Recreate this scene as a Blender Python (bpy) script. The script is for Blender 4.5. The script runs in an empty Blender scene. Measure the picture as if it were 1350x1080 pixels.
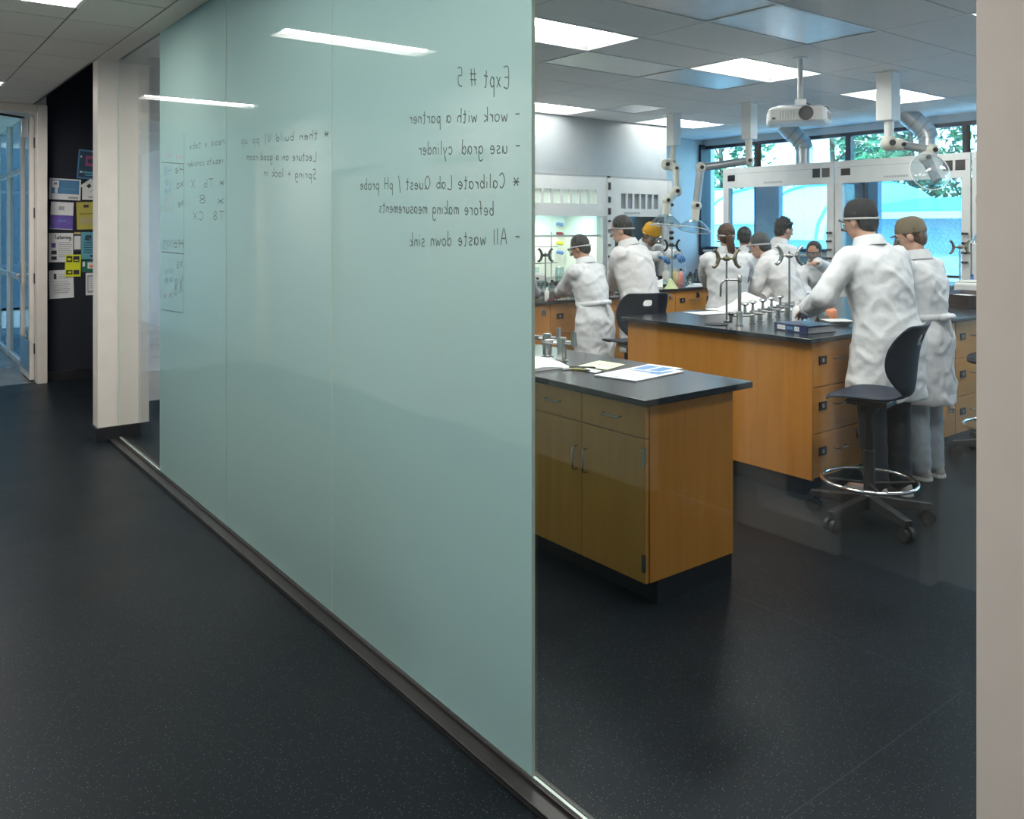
import bpy, bmesh, math, random
from mathutils import Vector, Matrix, noise
random.seed(7)
sc = bpy.context.scene
COL = sc.collection
PI = math.pi
# ------------------------------------------------------------------ camera numbers
F, CX, HY, EYE = 1111.0, 675.0, 300.0, 1.65
TH = math.atan2(CX + 179.0, F)
FW = Vector((math.sin(TH), math.cos(TH), 0)); RT = Vector((math.cos(TH), -math.sin(TH), 0))
def ray(px, py):
    return FW + RT * ((px - CX) / F) + Vector((0, 0, (HY - py) / F))
def onz(px, py, z):
    r = ray(px, py); t = (z - EYE) / r.z
    return Vector((r.x * t, r.y * t, z))
def ony(px, py, y):
    r = ray(px, py); t = y / r.y
    return Vector((r.x * t, y, EYE + r.z * t))
def onx(px, py, x):
    r = ray(px, py); t = x / r.x
    return Vector((x, r.y * t, EYE + r.z * t))
def at(px, py, d):
    r = ray(px, py)
    return Vector((r.x * d, r.y * d, EYE + r.z * d))
A = 1.573           # plane of the glass partition
# ------------------------------------------------------------------ materials
def nodes(name):
    m = bpy.data.materials.new(name); m.use_nodes = True
    nt = m.node_tree
    b = nt.nodes['Principled BSDF']
    return m, nt, b
def mat(name, col, rough=.5, metal=0, var=0, vscale=8, bump=0, bscale=40, spec=.5, coat=0, stretch=None, emit=None):
    m, nt, b = nodes(name)
    b.inputs['Base Color'].default_value = (*col, 1)
    b.inputs['Roughness'].default_value = rough
    b.inputs['Metallic'].default_value = metal
    b.inputs['Specular IOR Level'].default_value = spec
    b.inputs['Coat Weight'].default_value = coat
    tc = nt.nodes.new('ShaderNodeTexCoord'); mp = nt.nodes.new('ShaderNodeMapping')
    nt.links.new(tc.outputs['Object'], mp.inputs['Vector'])
    if stretch: mp.inputs['Scale'].default_value = stretch
    n = nt.nodes.new('ShaderNodeTexNoise'); n.inputs['Scale'].default_value = vscale; n.inputs['Detail'].default_value = 4
    nt.links.new(mp.outputs['Vector'], n.inputs['Vector'])
    v = max(var, .03)
    r = nt.nodes.new('ShaderNodeValToRGB')
    r.color_ramp.elements[0].color = (*[max(0, c * (1 - v)) for c in col], 1)
    r.color_ramp.elements[1].color = (*[min(1, c * (1 + v)) for c in col], 1)
    r.color_ramp.elements[0].position = .3; r.color_ramp.elements[1].position = .7
    nt.links.new(n.outputs['Fac'], r.inputs['Fac']); nt.links.new(r.outputs['Color'], b.inputs['Base Color'])
    if bump:
        n2 = nt.nodes.new('ShaderNodeTexNoise'); n2.inputs['Scale'].default_value = bscale; n2.inputs['Detail'].default_value = 3
        nt.links.new(mp.outputs['Vector'], n2.inputs['Vector'])
        bp = nt.nodes.new('ShaderNodeBump'); bp.inputs['Strength'].default_value = bump; bp.inputs['Distance'].default_value = .02
        nt.links.new(n2.outputs['Fac'], bp.inputs['Height']); nt.links.new(bp.outputs['Normal'], b.inputs['Normal'])
    if emit:
        b.inputs['Emission Color'].default_value = (*emit[0], 1); b.inputs['Emission Strength'].default_value = emit[1]
    return m
def emis(name, col, s):
    m = bpy.data.materials.new(name); m.use_nodes = True; nt = m.node_tree
    nt.nodes.clear()
    e = nt.nodes.new('ShaderNodeEmission'); o = nt.nodes.new('ShaderNodeOutputMaterial')
    e.inputs['Color'].default_value = (*col, 1); e.inputs['Strength'].default_value = s
    nt.links.new(e.outputs[0], o.inputs[0])
    return m
def fres(nt, ior):
    # same reflectance from either side of a face: the index is inverted on back faces
    ge = nt.nodes.new('ShaderNodeNewGeometry'); mr = nt.nodes.new('ShaderNodeMapRange')
    mr.inputs['To Min'].default_value = ior; mr.inputs['To Max'].default_value = 1 / ior
    nt.links.new(ge.outputs['Backfacing'], mr.inputs['Value'])
    f = nt.nodes.new('ShaderNodeFresnel'); nt.links.new(mr.outputs[0], f.inputs['IOR'])
    return f
def glass(name, tint, rough=0.0, ior=1.5, extra=0.0):
    m = bpy.data.materials.new(name); m.use_nodes = True; nt = m.node_tree
    nt.nodes.clear()
    t = nt.nodes.new('ShaderNodeBsdfTransparent'); t.inputs['Color'].default_value = (*tint, 1)
    g = nt.nodes.new('ShaderNodeBsdfGlossy'); g.inputs['Roughness'].default_value = rough
    f = fres(nt, ior)
    x = nt.nodes.new('ShaderNodeMixShader'); o = nt.nodes.new('ShaderNodeOutputMaterial')
    src = f.outputs[0]
    if extra:
        ad = nt.nodes.new('ShaderNodeMath'); ad.operation = 'ADD'; ad.use_clamp = True; ad.inputs[1].default_value = extra
        nt.links.new(src, ad.inputs[0]); src = ad.outputs[0]
    nt.links.new(src, x.inputs['Fac']); nt.links.new(t.outputs[0], x.inputs[1]); nt.links.new(g.outputs[0], x.inputs[2])
    nt.links.new(x.outputs[0], o.inputs['Surface'])
    return m
def frosted(name, col):
    m = bpy.data.materials.new(name); m.use_nodes = True; nt = m.node_tree
    nt.nodes.clear()
    d = nt.nodes.new('ShaderNodeBsdfDiffuse'); d.inputs['Color'].default_value = (*col, 1)
    t = nt.nodes.new('ShaderNodeBsdfTranslucent'); t.inputs['Color'].default_value = (*[min(1, c * 1.12) for c in col], 1)
    x1 = nt.nodes.new('ShaderNodeMixShader'); x1.inputs['Fac'].default_value = .5
    nt.links.new(d.outputs[0], x1.inputs[1]); nt.links.new(t.outputs[0], x1.inputs[2])
    g = nt.nodes.new('ShaderNodeBsdfGlossy'); g.inputs['Roughness'].default_value = .015
    f = fres(nt, 1.95)
    x = nt.nodes.new('ShaderNodeMixShader'); o = nt.nodes.new('ShaderNodeOutputMaterial')
    nt.links.new(f.outputs[0], x.inputs['Fac']); nt.links.new(x1.outputs[0], x.inputs[1]); nt.links.new(g.outputs[0], x.inputs[2])
    nt.links.new(x.outputs[0], o.inputs['Surface'])
    return m
def floor_mat(name, base, speck, rough, seams=True):
    m, nt, b = nodes(name)
    L = nt.links.new
    tc = nt.nodes.new('ShaderNodeTexCoord')
    v = nt.nodes.new('ShaderNodeTexVoronoi'); v.inputs['Scale'].default_value = 125
    L(tc.outputs['Object'], v.inputs['Vector'])
    lt = nt.nodes.new('ShaderNodeMath'); lt.operation = 'LESS_THAN'; lt.inputs[1].default_value = .2
    L(v.outputs['Distance'], lt.inputs[0])
    wn = nt.nodes.new('ShaderNodeTexWhiteNoise'); L(v.outputs['Color'], wn.inputs['Vector'])
    gt = nt.nodes.new('ShaderNodeMath'); gt.operation = 'GREATER_THAN'; gt.inputs[1].default_value = .5
    L(wn.outputs['Value'], gt.inputs[0])
    mu = nt.nodes.new('ShaderNodeMath'); mu.operation = 'MULTIPLY'; L(lt.outputs[0], mu.inputs[0]); L(gt.outputs[0], mu.inputs[1])
    n = nt.nodes.new('ShaderNodeTexNoise'); n.inputs['Scale'].default_value = 2.2; n.inputs['Detail'].default_value = 5
    L(tc.outputs['Object'], n.inputs['Vector'])
    r = nt.nodes.new('ShaderNodeValToRGB')
    r.color_ramp.elements[0].color = (*[c * .82 for c in base], 1); r.color_ramp.elements[1].color = (*[c * 1.2 for c in base], 1)
    r.color_ramp.elements[0].position = .3; r.color_ramp.elements[1].position = .7
    L(n.outputs['Fac'], r.inputs['Fac'])
    mx = nt.nodes.new('ShaderNodeMixRGB'); L(mu.outputs[0], mx.inputs['Fac']); L(r.outputs[0], mx.inputs[1]); mx.inputs[2].default_value = (*speck, 1)
    out = mx.outputs[0]
    if seams:
        bt = nt.nodes.new('ShaderNodeTexBrick'); bt.inputs['Scale'].default_value = 1
        bt.inputs['Mortar Size'].default_value = .0022; bt.inputs['Brick Width'].default_value = 6.0; bt.inputs['Row Height'].default_value = 1.52
        mp = nt.nodes.new('ShaderNodeMapping'); mp.inputs['Rotation'].default_value = (0, 0, PI / 2); mp.inputs['Location'].default_value = (1.3, .93, 0)
        L(tc.outputs['Object'], mp.inputs['Vector']); L(mp.outputs[0], bt.inputs['Vector'])
        m2 = nt.nodes.new('ShaderNodeMixRGB'); L(bt.outputs['Fac'], m2.inputs['Fac']); L(out, m2.inputs[1]); m2.inputs[2].default_value = (*[c * 2.6 + .01 for c in base], 1)
        out = m2.outputs[0]
    L(out, b.inputs['Base Color'])
    b.inputs['Roughness'].default_value = rough
    rr = nt.nodes.new('ShaderNodeMapRange'); rr.inputs['To Min'].default_value = rough - .07; rr.inputs['To Max'].default_value = rough + .1
    L(n.outputs['Fac'], rr.inputs['Value']); L(rr.outputs[0], b.inputs['Roughness'])
    b.inputs['Specular IOR Level'].default_value = .14; b.inputs['Specular Tint'].default_value = (.72, .86, 1, 1)
    return m
def wood(name, col, dark, grain_axis='z', rough=.32):
    m, nt, b = nodes(name); L = nt.links.new
    tc = nt.nodes.new('ShaderNodeTexCoord'); mp = nt.nodes.new('ShaderNodeMapping')
    s = {'z': (14, 14, 1.1), 'x': (1.1, 14, 14), 'y': (14, 1.1, 14)}[grain_axis]
    mp.inputs['Scale'].default_value = s
    L(tc.outputs['Object'], mp.inputs['Vector'])
    n = nt.nodes.new('ShaderNodeTexNoise'); n.inputs['Scale'].default_value = 1.6; n.inputs['Detail'].default_value = 6; n.inputs['Distortion'].default_value = .6
    L(mp.outputs[0], n.inputs['Vector'])
    r = nt.nodes.new('ShaderNodeValToRGB')
    r.color_ramp.elements[0].color = (*dark, 1); r.color_ramp.elements[1].color = (*col, 1)
    r.color_ramp.elements[0].position = .25; r.color_ramp.elements[1].position = .72
    L(n.outputs['Fac'], r.inputs['Fac']); L(r.outputs[0], b.inputs['Base Color'])
    b.inputs['Roughness'].default_value = rough
    return m
def ceil_mat(name, col):
    return mat(name, col, rough=.9, var=.05, vscale=60, bump=.15, bscale=220)
def wave_mat(name, col, col2, scale, axis='Y', rough=.5):
    m, nt, b = nodes(name); L = nt.links.new
    tc = nt.nodes.new('ShaderNodeTexCoord'); w = nt.nodes.new('ShaderNodeTexWave'); w.bands_direction = axis; w.inputs['Scale'].default_value = scale
    L(tc.outputs['Object'], w.inputs['Vector'])
    r = nt.nodes.new('ShaderNodeValToRGB'); r.color_ramp.elements[0].color = (*col, 1); r.color_ramp.elements[1].color = (*col2, 1)
    r.color_ramp.elements[0].position = .45; r.color_ramp.elements[1].position = .55
    L(w.outputs['Fac'], r.inputs['Fac']); L(r.outputs[0], b.inputs['Base Color']); b.inputs['Roughness'].default_value = rough
    return m
M = {}
M['floor'] = floor_mat('dark rubber floor', (.0045, .0068, .0092), (.085, .10, .11), .38)
M['floor_far'] = floor_mat('pale polished floor', (.16, .18, .19), (.2, .22, .23), .2, False)
M['cove'] = mat('black rubber cove base', (.009, .010, .013), .45, var=.1)
M['wall'] = mat('off white wall paint', (.66, .655, .64), .55, var=.02)
M['jamb'] = mat('warm beige painted jamb', (.56, .53, .50), .5, var=.03)
M['wall_dimmed'] = mat('wall darkened for weaker reflection', (.27, .27, .265), .55, var=.02)  # darker copy of the wall colour, weakens its haze in the clear pane
M['daylit_pier'] = mat('pier with daylight blue in its colour', (.42, .60, .78), .5, var=.03)  # blue of the window daylight put into pier and exhaust columns
M['post'] = mat('pale painted steel post', (.66, .62, .57), .42, var=.03)
M['labwall'] = mat('white lab wall paint', (.62, .64, .65), .6, var=.02)
M['navy'] = mat('navy tackboard fabric', (.010, .013, .022), .9, var=.2, vscale=200)
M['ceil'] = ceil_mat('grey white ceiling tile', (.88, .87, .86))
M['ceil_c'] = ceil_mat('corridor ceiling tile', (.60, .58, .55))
M['tbar'] = mat('dark reveal of ceiling grid', (.16, .16, .16), .7)
M['frost'] = frosted('mint frosted glass', (.28, .415, .397))
M['edge'] = mat('polished green glass edge', (.55, .66, .60), .2, var=.04)
M['glass'] = glass('clear glass', (.955, .975, .965))
M['winglass'] = glass('cyan tinted window glass', (.74, .94, 1.0))
M['farglass'] = glass('grey tinted corridor glass', (.40, .49, .50))
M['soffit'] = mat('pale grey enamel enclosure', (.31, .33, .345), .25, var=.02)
M['hoodglass'] = glass('fume hood glass', (.86, .95, .97))
M['plastic_clear'] = glass('clear acrylic', (.88, .94, .96), .05, 1.5, .06)
M['labglass'] = glass('laboratory glass', (.85, .92, .93), .03, 1.5, .08)
M['track'] = mat('dark anodised track', (.05, .048, .048), .4, .6, var=.1)
M['alu'] = mat('brushed aluminium', (.55, .56, .57), .3, 1, var=.05)
M['steel'] = mat('nickel plated steel', (.42, .42, .41), .25, 1, var=.08)
M['chrome'] = mat('chrome', (.75, .75, .76), .1, 1)
M['brass'] = mat('aged bronze clamp metal', (.17, .15, .10), .4, .7, var=.2)
M['duct'] = mat('galvanised duct metal', (.55, .57, .60), .28, 1, var=.12, vscale=5)
M['woodz'] = wood('maple veneer side', (.52, .225, .040), (.43, .172, .027))
M['woodd'] = wood('maple veneer front', (.60, .275, .058), (.51, .22, .04), 'x')
M['woodv'] = wood('maple veneer door', (.60, .285, .06), (.51, .225, .042), 'z')
M['seam'] = mat('dark gap', (.02, .012, .006), .8)
M['epoxy'] = mat('black epoxy worktop', (.018, .021, .026), .22, var=.1)
M['kick'] = mat('black toe kick', (.008, .008, .010), .5)
M['hood'] = mat('fume hood white enamel', (.66, .67, .665), .35, var=.02)
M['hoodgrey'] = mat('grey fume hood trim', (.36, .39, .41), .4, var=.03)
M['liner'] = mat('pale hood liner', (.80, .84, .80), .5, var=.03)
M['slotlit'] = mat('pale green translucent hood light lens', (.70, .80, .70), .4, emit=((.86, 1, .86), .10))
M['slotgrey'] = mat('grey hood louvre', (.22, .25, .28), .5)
M['blk'] = mat('black plastic', (.012, .012, .014), .4, var=.1)
M['blkr'] = mat('black rubber', (.010, .010, .011), .6)
M['label_black'] = mat('black label holder', (.012, .011, .014), .35)
M['white'] = mat('white plastic', (.82, .82, .81), .4, var=.02)
M['cream'] = mat('cream plastic', (.72, .70, .62), .42, var=.03)
M['greyp'] = mat('grey aluminium arm tube', (.40, .42, .44), .35, .6, var=.05)
M['shell'] = mat('navy blue plastic shell', (.007, .012, .028), .5, spec=.35, var=.06, bump=.05, bscale=300)
M['paper'] = mat('white paper', (.68, .69, .70), .7, var=.02)
M['paper_y'] = mat('pale yellow green paper', (.66, .74, .42), .7)
M['paper_b'] = mat('blue printed block', (.10, .22, .42), .7)
M['paper_lb'] = mat('light blue paper', (.10, .33, .42), .7)
M['ink'] = mat('grey marker ink', (.07, .095, .09), .6)
M['ink2'] = mat('faint grey marker ink', (.06, .085, .08), .6)
M['inkred'] = mat('faint red marker ink', (.24, .13, .13), .6)
M['inkblue'] = mat('faint blue marker ink', (.09, .15, .24), .6)
M['print'] = mat('black print', (.03, .03, .035), .7)
M['print_grey'] = mat('grey print', (.35, .35, .37), .7)
M['yellow'] = mat('olive yellow flyer paper', (.42, .37, .07), .7)
M['neon'] = mat('neon yellow flyer paper', (.62, .66, .02), .7)
M['purple'] = mat('violet blue print', (.12, .08, .34), .7, var=.4, vscale=6)
M['pblue'] = mat('poster blue', (.07, .20, .36), .6)
M['pnavy'] = mat('poster dark teal', (.02, .055, .10), .6)
M['pink'] = mat('poster magenta', (.30, .06, .16), .6)
M['green'] = mat('dark green print', (.02, .14, .10), .7)
M['orange'] = mat('orange print', (.70, .22, .05), .7)
M['red'] = mat('dark red cloth', (.22, .015, .03), .8)
M['coat'] = mat('white lab coat cotton', (.64, .65, .67), .85, var=.03, vscale=5, bump=.3, bscale=14)
M['coat_w'] = mat('warm white lab coat cotton', (.66, .645, .645), .85, var=.03, vscale=5, bump=.3, bscale=14)
M['skin'] = mat('tan skin', (.38, .20, .125), .5, var=.06)
M['skin_l'] = mat('light skin', (.50, .29, .21), .5, var=.06)
M['skin_d'] = mat('brown skin', (.20, .10, .06), .5, var=.06)
M['darkdoor'] = mat('dark slate door', (.05, .055, .06), .5)
M['hair'] = mat('black hair', (.006, .005, .005), .5, var=.3, vscale=30, bump=.6, bscale=120, stretch=(1, 1, .15))
M['hair_b'] = mat('dark brown hair', (.07, .035, .02), .45, var=.3, vscale=30, bump=.6, bscale=120, stretch=(1, 1, .15))
M['hair_g'] = mat('charcoal grey hair', (.035, .038, .043), .6, var=.3, vscale=30, bump=.6, bscale=120, stretch=(1, 1, .15))
M['beanie'] = mat('mustard yellow knit', (.66, .33, .012), .9, var=.1, vscale=90, bump=.6, bscale=140)
M['cap'] = mat('charcoal knit cap', (.02, .021, .024), .9, var=.1, bump=.4, bscale=140)
M['cap_b'] = mat('olive brown knit cap', (.16, .13, .085), .9, var=.1, bump=.4, bscale=140)
M['strap'] = mat('pale elastic strap', (.36, .36, .36), .6)
M['jeans'] = mat('faded blue jeans denim', (.34, .40, .45), .85, var=.15, vscale=12, bump=.3, bscale=20)
M['trouser'] = mat('dark navy trousers', (.018, .022, .032), .85, var=.1, bump=.3, bscale=16)
M['shoe'] = mat('grey canvas shoe', (.32, .31, .30), .7, var=.1)
M['shoe_d'] = mat('black shoe', (.02, .02, .02), .5)
M['sole'] = mat('white rubber sole', (.6, .6, .58), .6)
M['glove'] = mat('blue nitrile glove', (.03, .16, .38), .45)
M['mauve'] = mat('mauve grey sleeve cotton', (.30, .27, .33), .85, var=.06, bump=.3, bscale=14)
M['binder'] = mat('navy binder cover', (.03, .04, .10), .35)
M['eye'] = mat('eye white', (.7, .7, .68), .2)
M['lip'] = mat('lips', (.25, .10, .08), .5)
M['dkred'] = mat('dark maroon tray plastic', (.055, .03, .04), .4)
M['liqy'] = mat('pale yellow liquid', (.70, .62, .30), .3)
M['liqp'] = mat('pink liquid', (.72, .30, .27), .3)
M['liqt'] = mat('teal liquid', (.08, .35, .42), .3)
M['liqo'] = mat('orange red plastic', (.70, .25, .12), .4)
M['liqb'] = mat('blue plastic cap', (.06, .18, .50), .4)
M['darkgrey'] = mat('dark grey plastic', (.06, .07, .075), .45, var=.15)
M['midgrey'] = mat('grey green plastic', (.20, .23, .22), .45, var=.15)
M['winframe'] = mat('dark navy window frame', (.022, .035, .055), .45, var=.05)
M['bluepanel'] = mat('pale panel under window', (.70, .76, .80), .5, var=.03)
M['leaf'] = mat('green leaf', (.05, .17, .06), .5, var=.6, vscale=1.4)
M['bark'] = mat('brown bark', (.12, .09, .06), .9, var=.3, bump=.6)
M['ground'] = mat('pale concrete ground', (.45, .46, .45), .9, var=.1)
M['house'] = mat('white outdoor cladding', (.80, .83, .84), .6, var=.03)
M['fence'] = wave_mat('pale teal slatted fence', (.42, .70, .74), (.30, .58, .64), 3.2)
M['perf'] = mat('white perforated panel', (.50, .56, .60), .5, var=.35, vscale=26)
M['roof'] = mat('pale teal roof', (.15, .38, .42), .5, var=.06)
M['poly'] = mat('milky polycarbonate roof', (.78, .84, .87), .35, var=.04)
M['tealpanel'] = mat('blue grey panel', (.13, .20, .28), .5)
M['panel_metal'] = mat('satin metal ceiling panel', (.62, .63, .635), .38, 1, var=.05)
M['lamp'] = emis('lab fluorescent lens', (1.0, .985, .95), 14.5)
M['lamp_c'] = emis('corridor fluorescent lens', (1.0, .955, .89), 54.0)
M['lamp_h'] = emis('hood lamp lens', (.90, 1.0, .86), 15.0)
M['lampw'] = mat('white light reflector', (.82, .82, .82), .4)

# ------------------------------------------------------------------ mesh builder
ORG = {}
class MB:
    def __init__(s): s.bm = bmesh.new(); s.mi = 0
    def _f(s, vs):
        try:
            f = s.bm.faces.new(vs); f.material_index = s.mi; return f
        except ValueError: return None
    def box(s, x0, y0, z0, x1, y1, z1, mx=None):
        c = [Vector((x, y, z)) for z in (z0, z1) for y in (y0, y1) for x in (x0, x1)]
        if mx is not None: c = [mx @ p for p in c]
        v = [s.bm.verts.new(p) for p in c]
        for q in ((0, 2, 3, 1), (4, 5, 7, 6), (0, 1, 5, 4), (2, 6, 7, 3), (0, 4, 6, 2), (1, 3, 7, 5)): s._f([v[i] for i in q])
        return s
    def cbox(s, c, sx, sy, sz, rz=0, mx=None):
        m = Matrix.Translation(Vector(c)) @ (mx if mx is not None else Matrix.Rotation(rz, 4, 'Z'))
        return s.box(-sx / 2, -sy / 2, -sz / 2, sx / 2, sy / 2, sz / 2, m)
    def loft(s, rings, cap=True, close=False):
        rv = [[s.bm.verts.new(Vector(p)) for p in r] for r in rings]
        n = len(rv[0])
        pairs = list(zip(rv, rv[1:])) + ([(rv[-1], rv[0])] if close else [])
        for a, b in pairs:
            for i in range(n):
                s._f([a[i], a[(i + 1) % n], b[(i + 1) % n], b[i]])
        if cap and not close:
            s._f(list(reversed(rv[0]))); s._f(rv[-1])
        return s
    def tube(s, pts, r, n=10, closed=False, cap=True):
        pts = [Vector(p) for p in pts]; N = len(pts)
        rs = r if isinstance(r, (list, tuple)) else [r] * N
        rings = []; up = None
        for i, p in enumerate(pts):
            if closed: t = pts[(i + 1) % N] - pts[i - 1]
            else: t = pts[min(i + 1, N - 1)] - pts[max(i - 1, 0)]
            t.normalize()
            if up is None:
                up = Vector((0, 0, 1)) if abs(t.z) < .9 else Vector((1, 0, 0))
            u = (up - t * up.dot(t))
            if u.length < 1e-4: u = t.orthogonal()
            u.normalize(); w = t.cross(u); up = u
            rings.append([p + (u * math.cos(2 * PI * k / n) + w * math.sin(2 * PI * k / n)) * rs[i] for k in range(n)])
        return s.loft(rings, cap, closed)
    def lathe(s, prof, c=(0, 0, 0), n=20, mx=None, cap=True):
        c = Vector(c); rings = []
        for r, z in prof:
            ring = [Vector((max(r, 1e-4) * math.cos(2 * PI * k / n), max(r, 1e-4) * math.sin(2 * PI * k / n), z)) for k in range(n)]
            if mx is not None: ring = [mx @ p for p in ring]
            rings.append([p + c for p in ring])
        return s.loft(rings, cap)
    def cyl(s, c, r, h, n=18): return s.lathe([(r, 0), (r, h)], c, n)
    def rcone(s, p0, r0, p1, r1, n=12):
        p0 = Vector(p0); p1 = Vector(p1); t = p1 - p0; L = t.length
        if L < 1e-5: t = Vector((0, 0, 1))
        t.normalize(); u = t.orthogonal().normalized(); w = t.cross(u)
        rings = []
        for k in (-.98, -.75, -.4, 0):
            rr = r0 * math.sqrt(1 - k * k); c = p0 + t * (k * r0)
            rings.append([c + (u * math.cos(2 * PI * i / n) + w * math.sin(2 * PI * i / n)) * rr for i in range(n)])
        for k in (0, .4, .75, .98):
            rr = r1 * math.sqrt(1 - k * k); c = p1 + t * (k * r1)
            rings.append([c + (u * math.cos(2 * PI * i / n) + w * math.sin(2 * PI * i / n)) * rr for i in range(n)])
        return s.loft(rings)
    def chain(s, pts, rs, n=12):
        for i in range(len(pts) - 1): s.rcone(pts[i], rs[i], pts[i + 1], rs[i + 1], n)
        return s
    def ell(s, c, r, mx=None, n=18, m=11):
        c = Vector(c); rings = []
        for j in range(1, m):
            ph = PI * j / m - PI / 2
            ring = [Vector((r[0] * math.cos(ph) * math.cos(2 * PI * k / n), r[1] * math.cos(ph) * math.sin(2 * PI * k / n), r[2] * math.sin(ph))) for k in range(n)]
            if mx is not None: ring = [mx @ p for p in ring]
            rings.append([p + c for p in ring])
        return s.loft(rings)
    def quad(s, *p): s._f([s.bm.verts.new(Vector(q)) for q in p]); return s
    def prism(s, pts, z0, z1):
        return s.loft([[(x, y, z0) for x, y in pts], [(x, y, z1) for x, y in pts]])
    def sheet(s, c, sx, sy, rz=0, h=.0012):
        return s.cbox((c[0], c[1], c[2] + h / 2), sx, sy, h, rz)
    def build(s, name, m, parent=None, smooth=False, bevel=0, org=None, sub=0, solid=0):
        bmesh.ops.recalc_face_normals(s.bm, faces=s.bm.faces[:])
        me = bpy.data.meshes.new(name)
        if parent is not None: o0 = ORG[parent.name]
        elif org is not None: o0 = Vector(org)
        else:
            xs = [v.co for v in s.bm.verts]
            lo = Vector([min(p[i] for p in xs) for i in range(3)]); hi = Vector([max(p[i] for p in xs) for i in range(3)])
            o0 = Vector(((lo.x + hi.x) / 2, (lo.y + hi.y) / 2, lo.z))
        for v in s.bm.verts: v.co -= o0
        if smooth:
            for f in s.bm.faces: f.smooth = True
        s.bm.to_mesh(me); s.bm.free()
        o = bpy.data.objects.new(name, me); COL.objects.link(o)
        for mm in (m if isinstance(m, list) else [m]): me.materials.append(mm)
        if parent is not None: o.parent = parent
        else: o.location = o0
        ORG[o.name] = o0
        if solid:
            d = o.modifiers.new('solid', 'SOLIDIFY'); d.thickness = solid; d.offset = 0
        if bevel:
            d = o.modifiers.new('bevel', 'BEVEL'); d.width = bevel; d.segments = 2; d.limit_method = 'ANGLE'; d.angle_limit = .6
        if sub:
            d = o.modifiers.new('sub', 'SUBSURF'); d.levels = sub; d.render_levels = sub
        if smooth:
            try: me.set_sharp_from_angle(angle=.7)
            except Exception: pass
        return o
def tag(o, label=None, cat=None, group=None, kind=None):
    if label: o['label'] = label
    if cat: o['category'] = cat
    if group: o['group'] = group
    if kind: o['kind'] = kind
    return o
def thing(name, label, cat, loc, rz=0, group=None, local=False):
    o = bpy.data.objects.new(name, None); COL.objects.link(o)
    o.empty_display_size = .1
    o.location = loc; o.rotation_euler = (0, 0, rz)
    ORG[o.name] = Vector((0, 0, 0)) if local else Vector(loc)
    return tag(o, label, cat, group)
def struct(o, label=None): o['kind'] = 'structure'; (label and tag(o, label)); return o
def dup(src, loc, rz=0, label=None, group=None):
    def rec(o, parent):
        c = o.copy(); COL.objects.link(c); c.parent = parent
        for ch in [k for k in KIDS.get(o.name, [])]: rec(ch, c)
        return c
    KIDS = {}
    for k in COL.objects:
        if k.parent is not None: KIDS.setdefault(k.parent.name, []).append(k)
    r = rec(src, None); r.location = loc; r.rotation_euler = (0, 0, rz)
    return tag(r, label, None, group)
def bx(x0, y0, z0, x1, y1, z1): return MB().box(x0, y0, z0, x1, y1, z1)

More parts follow.
